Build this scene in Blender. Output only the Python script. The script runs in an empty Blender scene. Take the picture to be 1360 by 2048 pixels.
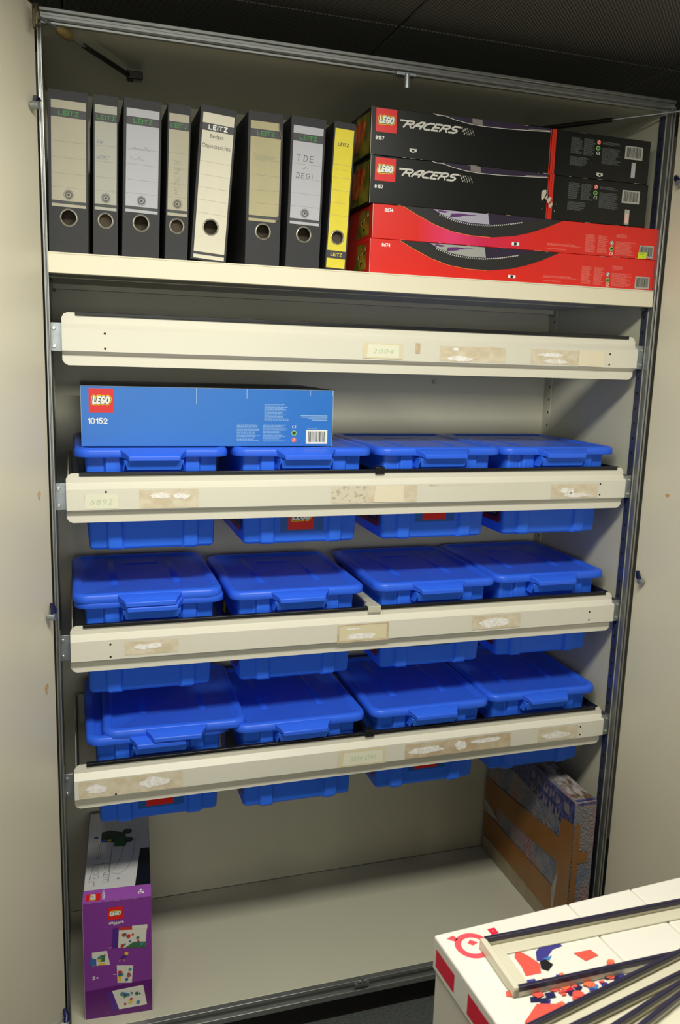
import bpy, bmesh, math, random
from mathutils import Vector, Matrix
random.seed(7)
R = math.radians
SC = bpy.context.scene
COL = SC.collection

# ------------------------------------------------------------------ camera
cam_d = bpy.data.cameras.new('camera')
cam = bpy.data.objects.new('camera', cam_d)
COL.objects.link(cam)
CAM = Vector((.0397, -1.8897, 1.6593))
yaw, pitch, roll, FPX = .31359, -.18028, .03119, 1674.6
fw = Vector((math.sin(yaw) * math.cos(pitch), math.cos(yaw) * math.cos(pitch), math.sin(pitch)))
r0 = Vector((math.cos(yaw), -math.sin(yaw), 0))
u0 = r0.cross(fw)
rt = r0 * math.cos(roll) + u0 * math.sin(roll)
up = u0 * math.cos(roll) - r0 * math.sin(roll)
m = Matrix((rt, up, -fw)).transposed().to_4x4()
m.translation = CAM
cam.matrix_world = m
cam_d.sensor_fit = 'VERTICAL'
cam_d.sensor_height = 22.2
cam_d.sensor_width = 14.8
cam_d.lens = FPX / 2048 * 22.2
cam_d.clip_start = .02
cam_d.dof.use_dof = True
cam_d.dof.focus_distance = 1.95
cam_d.dof.aperture_fstop = 3.5
SC.camera = cam

# ------------------------------------------------------------------ light
w = bpy.data.worlds.new('world')
SC.world = w
w.use_nodes = True
w.node_tree.nodes['Background'].inputs[0].default_value = (1, .97, .82, 1)
w.node_tree.nodes['Background'].inputs[1].default_value = .05


def area(name, loc, sx, sy, power, col, rot=(0, 0, 0)):
    d = bpy.data.lights.new(name, 'AREA')
    d.shape = 'RECTANGLE'; d.size = sx; d.size_y = sy
    d.energy = power; d.color = col
    o = bpy.data.objects.new(name, d)
    o.location = loc; o.rotation_euler = rot
    COL.objects.link(o)
    return o


area('ceiling_lamp', (.42, -1.06, 2.41), 1.2, .28, 38, (1, .975, .865), (0, 0, 0))
area('front_fill_light', (.1, -4.2, 1.5), 2.6, 1.2, 30, (1, .99, .90), (R(88), 0, 0))  # added frontal fill for far lamps and bright walls, not an actual window

SC.view_settings.view_transform = 'Standard'
SC.view_settings.look = 'None'
SC.view_settings.gamma = 1
SC.view_settings.exposure = 0
SC.view_settings.use_curve_mapping = False


# ------------------------------------------------------------------ materials
def lin(c):
    return tuple(((v / 255) / 12.92 if v / 255 <= .04045 else ((v / 255 + .055) / 1.055) ** 2.4) for v in c) + (1,)


MATS = {}


def mat(name, rgb, rough=.5, metal=0, noise=0, nscale=20, bump=0, bscale=200, coat=0, spec=.5, stretch=None):
    if name in MATS:
        return MATS[name]
    M = bpy.data.materials.new(name)
    M.use_nodes = True
    nt = M.node_tree
    b = nt.nodes['Principled BSDF']
    c = lin(rgb)
    b.inputs['Base Color'].default_value = c
    b.inputs['Roughness'].default_value = rough
    b.inputs['Metallic'].default_value = metal
    b.inputs['Specular IOR Level'].default_value = spec
    b.inputs['Coat Weight'].default_value = coat
    tc = nt.nodes.new('ShaderNodeTexCoord')
    src = tc.outputs['Object']
    if stretch:
        mp = nt.nodes.new('ShaderNodeMapping')
        mp.inputs['Scale'].default_value = stretch
        nt.links.new(src, mp.inputs[0]); src = mp.outputs[0]
    if noise:
        n = nt.nodes.new('ShaderNodeTexNoise')
        n.inputs['Scale'].default_value = nscale
        n.inputs['Detail'].default_value = 4
        nt.links.new(src, n.inputs['Vector'])
        r = nt.nodes.new('ShaderNodeValToRGB')
        r.color_ramp.elements[0].position = .3
        r.color_ramp.elements[1].position = .7
        r.color_ramp.elements[0].color = tuple(v * (1 - noise) for v in c[:3]) + (1,)
        r.color_ramp.elements[1].color = tuple(min(1, v * (1 + noise)) for v in c[:3]) + (1,)
        nt.links.new(n.outputs['Fac'], r.inputs[0])
        nt.links.new(r.outputs[0], b.inputs['Base Color'])
    if bump:
        n2 = nt.nodes.new('ShaderNodeTexNoise')
        n2.inputs['Scale'].default_value = bscale
        nt.links.new(src, n2.inputs['Vector'])
        bp = nt.nodes.new('ShaderNodeBump')
        bp.inputs['Strength'].default_value = bump
        bp.inputs['Distance'].default_value = .001
        nt.links.new(n2.outputs['Fac'], bp.inputs['Height'])
        nt.links.new(bp.outputs[0], b.inputs['Normal'])
    MATS[name] = M
    return M


def two_tone(name, a, b_, scale, lo, hi, rough=.6, stretch=(1, 1, 1), detail=6, bump=0):
    M = bpy.data.materials.new(name); M.use_nodes = True
    nt = M.node_tree; b = nt.nodes['Principled BSDF']
    b.inputs['Roughness'].default_value = rough
    tc = nt.nodes.new('ShaderNodeTexCoord'); mp = nt.nodes.new('ShaderNodeMapping')
    mp.inputs['Scale'].default_value = stretch
    n = nt.nodes.new('ShaderNodeTexNoise'); n.inputs['Scale'].default_value = scale; n.inputs['Detail'].default_value = detail
    r = nt.nodes.new('ShaderNodeValToRGB')
    r.color_ramp.elements[0].position = lo; r.color_ramp.elements[0].color = lin(a)
    r.color_ramp.elements[1].position = hi; r.color_ramp.elements[1].color = lin(b_)
    nt.links.new(tc.outputs['Object'], mp.inputs[0]); nt.links.new(mp.outputs[0], n.inputs['Vector'])
    nt.links.new(n.outputs['Fac'], r.inputs[0]); nt.links.new(r.outputs[0], b.inputs['Base Color'])
    MATS[name] = M
    return M


PAINT = mat('cream_paint', (197, 195, 174), .38, noise=.02, nscale=3, bump=.05, bscale=500)
SHELFP = mat('shelf_paint', (226, 219, 195), .42, noise=.02, nscale=3)
DOORP = mat('door_paint', (212, 206, 184), .42, noise=.03, nscale=2, bump=.05, bscale=400)
FASC = mat('fascia_paint', (220, 217, 202), .30, noise=.015, nscale=4)
ZINC = mat('zinc_steel', (165, 172, 175), .35, metal=.8, noise=.12, nscale=40)
RAILM = mat('rail_steel', (150, 152, 150), .34, metal=.7, noise=.1, nscale=30)
SLOT = mat('blued_rail_steel', (92, 98, 122), .3, metal=.7, noise=.1, nscale=30)
BLK = mat('black_plastic', (22, 23, 27), .35)
HOLE = mat('dark_hole', (10, 10, 10), .9)
BLUE = mat('blue_plastic', (50, 104, 238), .34, noise=.03, nscale=6, bump=.04, bscale=900, spec=.32)
BLUE2 = mat('blue_plastic_tub', (52, 116, 248), .38, noise=.03, nscale=6, spec=.32)
BIND = mat('binder_cloth', (33, 34, 38), .62, noise=.25, nscale=300, bump=.25, bscale=900)
CHROME = mat('ring_metal', (215, 212, 200), .25, metal=.8)
INNER = mat('binder_inside', (74, 62, 48), .8, noise=.3, nscale=60)
LOGORED = mat('logo_red', (222, 32, 30), .35)
WHITE = mat('print_white', (238, 238, 232), .45)
YEL = mat('print_yellow', (246, 214, 40), .45)
INK = mat('print_black', (18, 18, 20), .45)
GREYTXT = mat('print_grey', (104, 108, 108), .5)
PALETXT = mat('print_pale', (232, 132, 122), .5)
BLUETXT = mat('print_paleblue', (150, 190, 232), .5)
GREEN = mat('print_green', (70, 150, 62), .5)
PINK = mat('print_pink', (236, 186, 176), .5)
ORANGE = mat('print_orange', (240, 120, 50), .45)


# ------------------------------------------------------------------ helpers
class MB:
    def __init__(s):
        s.v = []; s.f = []; s.m = []

    def add(s, vs, fs, m=0):
        o = len(s.v)
        s.v += [tuple(v) for v in vs]
        s.f += [tuple(i + o for i in f) for f in fs]
        s.m += [m] * len(fs)
        return s

    def box(s, x0, x1, y0, y1, z0, z1, m=0):
        vs = [(x, y, z) for x in (x0, x1) for y in (y0, y1) for z in (z0, z1)]
        return s.add(vs, [(0, 1, 3, 2), (4, 6, 7, 5), (0, 4, 5, 1), (2, 3, 7, 6), (0, 2, 6, 4), (1, 5, 7, 3)], m)

    def loft(s, loops, m=0, cap0=True, cap1=True):
        n = len(loops[0]); vs = [p for l in loops for p in l]; fs = []
        for k in range(len(loops) - 1):
            for i in range(n):
                j = (i + 1) % n
                fs.append((k * n + i, k * n + j, (k + 1) * n + j, (k + 1) * n + i))
        if cap0: fs.append(tuple(range(n))[::-1])
        if cap1: fs.append(tuple((len(loops) - 1) * n + i for i in range(n)))
        return s.add(vs, fs, m)

    def tube(s, pts, r, n=10, m=0):
        pts = [Vector(p) for p in pts]; loops = []
        for i, p in enumerate(pts):
            d = (pts[min(i + 1, len(pts) - 1)] - pts[max(i - 1, 0)]).normalized()
            a = d.orthogonal().normalized() if i == 0 else (a - d * a.dot(d)).normalized()
            b = d.cross(a)
            rr = r[i] if isinstance(r, (list, tuple)) else r
            loops.append([tuple(p + (a * math.cos(t) + b * math.sin(t)) * rr) for t in [2 * math.pi * k / n for k in range(n)]])
        return s.loft(loops, m)

    def build(s, name, mats, parent=None, bevel=0, seg=2, smooth=False, solid=0, loc=None):
        me = bpy.data.meshes.new(name)
        me.from_pydata(s.v, [], s.f)
        if not isinstance(mats, (list, tuple)): mats = [mats]
        for q in mats: me.materials.append(q)
        for p, mi in zip(me.polygons, s.m): p.material_index = mi
        bm = bmesh.new(); bm.from_mesh(me)
        bmesh.ops.recalc_face_normals(bm, faces=bm.faces)
        bm.to_mesh(me); bm.free()
        me.update()
        o = bpy.data.objects.new(name, me)
        COL.objects.link(o)
        if parent: o.parent = parent
        if loc: o.location = loc
        if solid:
            md = o.modifiers.new('solid', 'SOLIDIFY'); md.thickness = solid; md.offset = 0
        if bevel:
            md = o.modifiers.new('bevel', 'BEVEL'); md.width = bevel; md.segments = seg; md.limit_method = 'ANGLE'; md.angle_limit = R(35)
        if smooth or bevel:
            for p in me.polygons: p.use_smooth = True
            try: me.set_sharp_from_angle(angle=R(50))
            except Exception: pass
        return o


def thing(name, label, cat, loc=(0, 0, 0), rot=(0, 0, 0), group=None):
    o = bpy.data.objects.new(name, None); COL.objects.link(o)
    o.empty_display_size = .05
    o.location = loc; o.rotation_euler = rot
    o['label'] = label; o['category'] = cat
    if group: o['group'] = group
    return o


def tag(o, label, cat, group=None):
    o['label'] = label; o['category'] = cat
    if group: o['group'] = group
    return o


def text_geo(s, offset=0, shear=0, spacing=1):
    c = bpy.data.curves.new('t', 'FONT')
    c.body = s; c.size = 1; c.offset = offset; c.shear = shear; c.space_character = spacing; c.resolution_u = 3
    o = bpy.data.objects.new('t', c)
    me = bpy.data.meshes.new_from_object(o)
    vs = [v.co.to_2d() for v in me.vertices]; fs = [tuple(p.vertices) for p in me.polygons]
    bpy.data.meshes.remove(me); bpy.data.objects.remove(o); bpy.data.curves.remove(c)
    return vs, fs


def _arc(cx, cy, rx, ry, a0, a1, n=9):
    return [(cx + rx * math.cos(R(a0 + (a1 - a0) * k / n)), cy + ry * math.sin(R(a0 + (a1 - a0) * k / n))) for k in range(n + 1)]


GL_ = {
    '0': [_arc(.3, .3, .3, .3, 180, 360) + _arc(.3, .7, .3, .3, 0, 180) + [(0, .3)]],
    '1': [[(.08, .78), (.32, 1), (.32, 0)]],
    '2': [_arc(.3, .7, .28, .3, 170, -30) + [(0, 0), (.6, 0)]],
    '3': [_arc(.28, .75, .27, .25, 160, -90) + _arc(.28, .25, .3, .25, 90, -160)],
    '4': [[(.45, 0), (.45, 1), (0, .3), (.62, .3)]],
    '5': [[(.55, 1), (.08, 1), (.04, .55)] + _arc(.28, .33, .3, .33, 120, -160)],
    '6': [[(.48, 1), (.2, .72)] + _arc(.3, .3, .3, .3, 150, 510)],
    '7': [[(0, 1), (.6, 1), (.22, 0)]],
    '8': [_arc(.3, .76, .24, .24, -90, 270), _arc(.3, .27, .3, .27, 90, 450)],
    '9': [_arc(.3, .7, .3, .3, 0, 360) + [(.5, .35), (.2, 0)]],
    'L': [[(0, 1), (0, 0), (.5, 0)]],
    'E': [[(.5, 1), (0, 1), (0, 0), (.5, 0)], [(0, .5), (.42, .5)]],
    'G': [[(.58, .86)] + _arc(.32, .66, .32, .34, 60, 180, 5) + _arc(.32, .34, .32, .34, 180, 340, 6) + [(.62, .46), (.36, .46)]],
    'O': [_arc(.33, .34, .33, .34, 180, 360) + _arc(.33, .66, .33, .34, 0, 180) + [(0, .34)]],
    'R': [[(0, 0), (0, 1), (.4, 1)] + _arc(.38, .74, .2, .26, 90, -90, 5) + [(0, .48)], [(.32, .48), (.6, 0)]],
    'A': [[(0, 0), (.08, .6), (.3, 1), (.6, 1), (.6, 0)], [(.04, .38), (.6, .38)]],
    'C': [[(.6, 1), (.25, 1), (.02, .75), (.02, .25), (.2, 0), (.6, 0)]],
    'S': [[(.6, 1), (.15, 1), (.02, .85), (.02, .65), (.15, .52), (.45, .5), (.58, .36), (.58, .15), (.45, 0), (0, 0)]],
    'I': [[(0, 0), (0, 1)]],
    'T': [[(-.05, 1), (.6, 1)], [(.28, 1), (.28, 0)]],
    'Z': [[(0, 1), (.55, 1), (0, 0), (.55, 0)]],
    'D': [[(.1, 0), (.1, 1)], [(0, 1), (.3, 1)] + _arc(.28, .5, .34, .5, 80, -80, 7) + [(.0, 0)]],
    'i': [[(.1, 0), (.1, .6)], [(.1, .85), (.1, .9)]],
    'W': [[(0, 1), (.15, 0), (.35, .7), (.55, 0), (.7, 1)]],
    'M': [[(0, 0), (.05, 1), (.32, .4), (.6, 1), (.65, 0)]],
    'U': [[(0, 1), (0, .25), (.15, 0), (.4, 0), (.55, .25), (.55, 1)], [(.15, 1.2), (.15, 1.25)], [(.4, 1.2), (.4, 1.25)]],
    'N': [[(0, 0), (0, 1), (.5, 0), (.5, 1)]],
    'H': [[(0, 0), (0, 1)], [(.5, 0), (.5, 1)], [(0, .5), (.5, .5)]],
    ',': [[(.05, .05), (0, -.12)]], ' ': [], '+': [[(0, .45), (.5, .45)], [(.25, .2), (.25, .7)]],
}


class Face:
    """A plane on a thing where printing sits: u to the right, v up, seen from outside."""
    def __init__(s, parent, o, U, V):
        s.p = parent; s.o = Vector(o); s.U = Vector(U).normalized(); s.V = Vector(V).normalized(); s.N = s.U.cross(s.V)

    def P(s, u, v, lv=1):
        return tuple(s.o + s.U * u + s.V * v + s.N * (.00035 * lv))

    def poly(s, mb, pts, lv=1, m=0):
        mb.add([s.P(u, v, lv) for u, v in pts], [tuple(range(len(pts)))], m)

    def rect(s, mb, u0, v0, u1, v1, lv=1, m=0):
        s.poly(mb, [(u0, v0), (u1, v0), (u1, v1), (u0, v1)], lv, m)

    def disc(s, mb, u, v, r, lv=1, m=0, n=20, r2=0):
        if r2:
            a = [(u + r * math.cos(2 * math.pi * k / n), v + r * math.sin(2 * math.pi * k / n)) for k in range(n)]
            b = [(u + r2 * math.cos(2 * math.pi * k / n), v + r2 * math.sin(2 * math.pi * k / n)) for k in range(n)]
            mb.add([s.P(*p, lv) for p in a + b], [(k, (k + 1) % n, n + (k + 1) % n, n + k) for k in range(n)], m)
        else:
            s.poly(mb, [(u + r * math.cos(2 * math.pi * k / n), v + r * math.sin(2 * math.pi * k / n)) for k in range(n)], lv, m)

    def text(s, mb, t, u0, v0, u1, v1, lv=1, m=0, offset=0, shear=0, spacing=1, base=None, turn=0, jitter=0):
        vs, fs = text_geo(t, offset, shear, spacing)
        b = vs if base is None else text_geo(t, base, shear, spacing)[0]
        x0 = min(v.x for v in b); x1 = max(v.x for v in b); y0 = min(v.y for v in b); y1 = max(v.y for v in b)
        out = []
        for q in vs:
            a, c = (q.x - x0) / (x1 - x0), (q.y - y0) / (y1 - y0)
            if jitter: c += jitter * math.sin(a * 9)
            if turn == 90: a, c = 1 - c, a
            if turn == -90: a, c = c, 1 - a
            out.append(s.P(u0 + (u1 - u0) * a, v0 + (v1 - v0) * c, lv))
        mb.add(out, fs, m)

    def lines(s, mb, pts, wd, lv=1, m=0):
        for (a, b), (c, d) in zip(pts, pts[1:]):
            L = math.hypot(c - a, d - b) or 1
            nx, ny = -(d - b) / L * wd / 2, (c - a) / L * wd / 2
            s.poly(mb, [(a - nx, b - ny), (c - nx, d - ny), (c + nx, d + ny), (a + nx, b + ny)], lv, m)

    def stroke(s, mb, t, u0, v0, u1, v1, th, lv=1, m=0, gap=.28, shear=0, turn=0):
        """Monoline lettering with round ends, fitted to the box; th is the line thickness."""
        ps = []; x = 0
        for ch in t:
            g_ = GL_[ch]
            if not g_: x += .4; continue
            w_ = max(p[0] for l in g_ for p in l)
            for l in g_: ps.append([(x + p[0] + shear * p[1], p[1]) for p in l])
            x += w_ + gap
        x0 = min(p[0] for l in ps for p in l); x1 = max(p[0] for l in ps for p in l)
        h_ = th / 2 if turn == 0 else th / 2
        for l in ps:
            q = []
            for a, c in l:
                a = (a - x0) / (x1 - x0)
                if turn: q.append((u1 - (u1 - u0) * c, v0 + (v1 - v0) * a))
                else: q.append((u0 + (u1 - u0) * a, v0 + (v1 - v0) * c))
            for k in range(len(q) - 1):
                s.lines(mb, q[k:k + 2], th, lv, m); lv += .006
            for p in q: s.disc(mb, p[0], p[1], th / 2, lv, m, n=8); lv += .006

    def scribble(s, mb, u0, v0, u1, v1, th, lv=2, m=0, seed=1):
        rs = random.Random(seed); n = int((u1 - u0) / (v1 - v0) * 3) + 3; pts = []
        for k in range(n + 1):
            u = u0 + (u1 - u0) * k / n
            pts.append((u + rs.uniform(-.3, .3) * (u1 - u0) / n, rs.choice((v0, v0, v0 + (v1 - v0) * .5, v0 + (v1 - v0) * .6, v1)) if k % 2 else v0 + (v1 - v0) * rs.uniform(0, .2)))
        for k in range(n): s.lines(mb, pts[k:k + 2], th, lv + .01 * k, m)

    def logo(s, u0, v0, sz, name='logo', sh=None, turn=0, lv=1):
        """Red square with white outlined lettering."""
        mb = MB(); sh = sh or sz
        s.rect(mb, u0, v0, u0 + sz, v0 + sh, lv, 0)
        if turn:
            bx = (u0 + sz * .34, v0 + sh * .14, u0 + sz * .62, v0 + sh * .86)
        else:
            bx = (u0 + sz * .17, v0 + sh * .40, u0 + sz * .83, v0 + sh * .64)
        q = min(sz, sh)
        for k, (th, mi) in enumerate(((.180, 1), (.125, 2), (.078, 3))):
            s.stroke(mb, 'LEGO', *bx, q * th, lv + 1 + k, mi, gap=.36, shear=.22, turn=turn)
        return mb.build(name, [LOGORED, YEL, INK, WHITE], s.p)

    def fine(s, blocks, M, name='fine_print'):
        for (a, b, c, d, n) in blocks:
            mb = MB()
            a, c = min(a, c), max(a, c); b, d = min(b, d), max(b, d)
            h = (d - b) / n
            for k in range(n):
                z = d - (k + .5) * h
                x = a; end = a + (c - a) * random.uniform(.68, 1)
                while x < end:
                    l = random.uniform(.003, .009)
                    s.rect(mb, x, z - h * .2, min(x + l, end), z + h * .2, 1, 0)
                    x += l + .001
            mb.build(name, M, s.p)

    def barcode(s, u0, v0, u1, v1, paper=None, name='barcode'):
        mb = MB()
        s.rect(mb, u0, v0, u1, v1, 2, 0)
        x = u0 + (u1 - u0) * .1; rs = random.Random(5)
        while x < u1 - (u1 - u0) * .1:
            l = rs.choice((.0006, .0009, .0014)) * (u1 - u0) / .045
            s.rect(mb, x, v0 + (v1 - v0) * .14, x + l, v1 - (v1 - v0) * .1, 3, 1)
            x += l + rs.choice((.0007, .001, .0014)) * (u1 - u0) / .045
        return mb.build(name, [paper or WHITE, INK], s.p)

    def emblems(s, pink, green, ce, r=.0055, c1=PINK):
        if pink:
            mb = MB(); s.disc(mb, *pink, r, 1, 0); s.disc(mb, *pink, r * .95, 2, 1, r2=r * .75)
            s.lines(mb, [(pink[0] - r * .5, pink[1] + r * .5), (pink[0] + r * .5, pink[1] - r * .5)], r * .25, 2, 1)
            mb.build('age_emblem', [c1, LOGORED if c1 is PINK else INK], s.p)
        if green:
            mb = MB(); s.disc(mb, *green, r, 1, 0); s.disc(mb, *green, r * .82, 2, 1)
            s.lines(mb, [(green[0] - r * .6, green[1] - r * .2), (green[0], green[1] + r * .25), (green[0] + r * .6, green[1] + r * .1)], r * .4, 3, 2)
            mb.build('recycling_emblem', [mat('emblem_light', (196, 222, 150), .5), GREEN, INK], s.p)
        if ce:
            mb = MB(); s.text(mb, 'CE', ce[0] - .005, ce[1] - .0035, ce[0] + .005, ce[1] + .0035, 1, 0, offset=.01, spacing=1.3)
            mb.build('conformity_mark', WHITE, s.p)


def front(parent, y=0, x=0, z=0):
    return Face(parent, (x, y, z), (1, 0, 0), (0, 0, 1))


def carton(name, label, cat, loc, w, d, h, M, rot=0, group=None, bev=.0012, tilt=0):
    t = thing(name, label, cat, loc, (0, tilt, rot), group)
    MB().box(0, w, 0, d, 0, h).build('carton_body', M, t, bevel=bev)
    return t


# ------------------------------------------------------------------ room
def struct(o):
    o['kind'] = 'structure'; return o


CEIL = bpy.data.materials.new('perforated_ceiling'); CEIL.use_nodes = True
nt = CEIL.node_tree; b = nt.nodes['Principled BSDF']; b.inputs['Roughness'].default_value = .55
tc = nt.nodes.new('ShaderNodeTexCoord'); mp = nt.nodes.new('ShaderNodeMapping'); mp.inputs['Rotation'].default_value = (0, 0, R(45))
vo = nt.nodes.new('ShaderNodeTexVoronoi'); vo.inputs['Scale'].default_value = 150; vo.inputs['Randomness'].default_value = 0
cr = nt.nodes.new('ShaderNodeValToRGB')
cr.color_ramp.elements[0].position = .30; cr.color_ramp.elements[0].color = (.004, .004, .004, 1)
cr.color_ramp.elements[1].position = .38; cr.color_ramp.elements[1].color = (.16, .16, .14, 1)
nt.links.new(tc.outputs['Object'], mp.inputs[0]); nt.links.new(mp.outputs[0], vo.inputs['Vector'])
nt.links.new(vo.outputs['Distance'], cr.inputs[0]); nt.links.new(cr.outputs[0], b.inputs['Base Color'])

mb = MB()
xs = [-1.4, -.70, .045, .788, 1.53, 2.27, 3.0]; ys = [-4.4, -2.9, -1.41, .08, .68]
for i in range(len(xs) - 1):
    for j in range(len(ys) - 1):
        mb.box(xs[i] + .003, xs[i + 1] - .003, ys[j] + .003, ys[j + 1] - .003, 2.42, 2.44, 0)
mb.box(-1.4, 3, -4.4, .68, 2.436, 2.46, 1)
struct(mb.build('ceiling', [CEIL, mat('ceiling_seam', (70, 70, 62), .7)], bevel=.002))
CARPET = mat('grey_carpet', (72, 76, 74), .95, noise=.45, nscale=260, bump=.8, bscale=500)
struct(MB().box(-1.4, 3, -4.4, .68, -.15, -.13).build('floor', CARPET))
struct(MB().box(-1.4, 3, .60, .68, -.13, 2.42).build('wall_back', mat('wall_paint', (170, 166, 152), .9)))

# ------------------------------------------------------------------ cabinet
W, H, D = 1.502, 2.3203, .4954
XI, XR = 0.0, 1.490
cab = thing('storage_cabinet', 'tall cream steel two-door cupboard standing open, full of binders, boxes and blue bins', 'cabinet', (0, 0, -.13))
g = .13


def cb(name, M, *boxes, bevel=.0015, **k):
    mb = MB()
    for q in boxes: mb.box(q[0], q[1], q[2], q[3], q[4] + g, q[5] + g)
    return mb.build(name, M, cab, bevel=bevel, **k)


cb('side_panel', PAINT, (-.005, 0, .004, D + .01, -.045, 2.32))
cb('side_panel', PAINT, (XR, XR + .014, .004, D + .01, -.045, 2.32))
cb('back_panel', PAINT, (0, XR, D, D + .01, 0, 2.31))
cb('top_panel', PAINT, (0, XR, .012, D, 2.300, 2.315))
cb('bottom_panel', PAINT, (0, XR, .012, D, -.02, 0))
cb('plinth', mat('black_plinth', (24, 20, 18), .5), (.004, XR, .03, D, -.13, -.045))
# front frame rails with a stepped profile
cb('top_rail', RAILM, (-.005, W, -.004, .012, 2.3135, 2.3203), (-.005, W, .002, .012, 2.3065, 2.3135), (-.005, W, -.003, .014, 2.300, 2.3065), (0, XR, .010, .020, 2.2945, 2.300), bevel=.001)
cb('bottom_rail', RAILM, (-.005, W, -.004, .012, -.010, 0), (-.005, W, .002, .012, -.030, -.010), (-.005, W, -.004, .012, -.046, -.030), bevel=.001)
cb('side_rail', RAILM, (-.005, -.0015, -.005, .010, -.045, 2.3), (-.0015, .001, .001, .010, -.045, 2.3), (.001, .004, -.005, .010, -.045, 2.3), bevel=.0006)
cb('side_rail', RAILM, (XR - .001, XR + .004, -.005, .012, -.045, 2.3), (XR + .004, XR + .008, .003, .012, -.045, 2.3), (XR + .008, XR + .013, -.005, .012, -.045, 2.3), bevel=.0008)
for x0, x1 in ((.0005, .0025), (XR - .003, XR - .001)):
    for y0 in (.016, D - .045):
        mb = MB(); mb.box(x0, x1, y0, y0 + .022, g + .0, g + 2.29, 0)
        xx = x1 if x0 < 1 else x0
        for k in range(56):
            z = g + .03 + k * .04
            s_ = .0003 if x0 < 1 else -.0003
            mb.add([(xx + s_, y0 + .008, z), (xx + s_, y0 + .014, z), (xx + s_, y0 + .014, z + .007), (xx + s_, y0 + .008, z + .007)], [(0, 1, 2, 3)], 1)
        mb.build('slotted_rail', [SLOT if y0 < .1 else PAINT, HOLE], cab)
# back panel screw, door catches
mb = MB(); mb.tube([(1.105, D - .001, 1.60 + g), (1.105, D - .006, 1.60 + g)], .007)
mb.build('screw', RAILM, cab)
mb = MB(); mb.box(.752, .800, -.004, .016, 2.289 + g, 2.296 + g); mb.tube([(.778, -.002, 2.293 + g), (.778, -.002, 2.262 + g)], .0065, 12)
mb.build('door_catch', ZINC, cab, bevel=.001)
mb = MB(); mb.box(.735, .775, -.010, .004, -.012 + g, -.006 + g); mb.tube([(.755, -.006, -.006 + g), (.755, -.006, .010 + g)], .006, 12)
mb.tube([(.742, -.008, .0 + g), (.768, -.008, .0 + g)], .004, 8)
mb.build('door_catch', RAILM, cab)

# doors: a folded tray panel, hinged at the frame
DW = .745


def door(hx, ang, side):
    """side=-1 left, +1 right. The panel runs from the hinge along dir."""
    root = bpy.data.objects.new('door', None); COL.objects.link(root); root.parent = cab
    root.location = (hx, -.004, g)
    root.rotation_euler = (0, 0, ang)
    # local +x runs from the hinge to the free edge; inner face is at local y=0 towards +/-y
    s = side
    mb = MB()
    mb.box(0.004, DW, 0, .018, .004, 2.318) if s > 0 else mb.box(0.004, DW, -.018, 0, .004, 2.318)
    mb.build('door_panel', DOORP, root, bevel=.002)
    yf = -.0003 if s > 0 else .0003
    return root, yf


# left door swings past ninety degrees, its inner face towards the camera
aL = R(-90 - 22)
dl, yfl = door(-.0065, aL, -1)
aR = R(-90 + 8)
dr, yfr = door(W + .006, aR, 1)
STAIN = two_tone('rust_stain', (196, 150, 96), (205, 178, 138), 60, .4, .6)
PURP = mat('dark_blue_steel', (40, 44, 84), .3, metal=.6)


def latch(root, x, z, s, M=PURP):
    # a hooked locking pin standing off the door face, s = side the face looks to
    mb = MB()
    mb.tube([(x - .014, s * .002, z + .012), (x - .002, s * .012, z + .004), (x + .010, s * .014, z - .006)], [.0055, .007, .006], 8)
    mb.tube([(x + .010, s * .004, z - .008), (x + .010, s * .020, z - .008)], .0075, 10, 1)
    mb.build('latch', [M, ZINC], root, smooth=True)


for z in (2.135, 1.10, .09): latch(dl, .030, z, 1)
for z in (2.125, 1.10): latch(dr, .030, z, -1)
for (r_, x, z, s, sz) in ((dl, .055, 1.36, 1, .008), (dl, .05, .93, 1, .010), (dr, .09, 1.335, -1, .009)):
    mb = MB()
    pts = [(x + sz * .8 * math.cos(t) * (1 + .3 * math.sin(3 * t)), s * .0006, z + sz * (1.2 if s > 0 else .5) * math.sin(t)) for t in [k * math.pi / 6 for k in range(12)]]
    mb.add(pts, [tuple(range(12))]); mb.build('stain', STAIN, r_)
# door stays (thin rod sliding in a tube, wound with tape on the left one)
TAPE_Y = mat('yellowed_tape', (118, 98, 52), .6, noise=.3, nscale=80)
DARKM = mat('dark_steel', (52, 50, 44), .4, metal=.6)


def stay(p0, p1, taped):
    p0 = Vector(p0); p1 = Vector(p1); d = p1 - p0
    root = bpy.data.objects.new('door_stay', None); COL.objects.link(root); root.parent = cab
    mb = MB(); mb.tube([p0, p0 + d * .5], .0028, 8); mb.build('rod', ZINC, root)
    mb = MB(); mb.tube([p0 + d * .45, p1], [.0055, .0062], 10); mb.build('tube', DARKM, root, smooth=True)
    mb = MB(); mb.box(p1.x - .008, p1.x + .028, p1.y - .012, p1.y + .012, p1.z - .008, p1.z + .010)
    mb.tube([p1 + Vector((0, 0, -.012)), p1 + Vector((0, 0, .012))], .006, 10)
    mb.build('pivot', DARKM, root, bevel=.002)
    if taped:
        mb = MB(); q = [p0 + d * t for t in (.17, .20, .25, .30, .33)]
        mb.tube(q, [.003, .009, .0105, .009, .004], 10); mb.build('tape_wrap', TAPE_Y, root, smooth=True)
    mb = MB(); mb.box(p0.x - .006, p0.x + .004, p0.y - .012, p0.y + .004, p0.z - .010, p0.z + .006); mb.box(p0.x - .010, p0.x - .004, p0.y - .014, p0.y - .004, p0.z - .026, p0.z + .010)
    mb.tube([p0 + Vector((-.004, -.006, -.02)), p0 + Vector((-.004, -.006, .02))], .007, 10)
    mb.build('bracket', mat('brassy_steel', (74, 66, 46), .4, metal=.6), root, bevel=.002)


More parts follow.
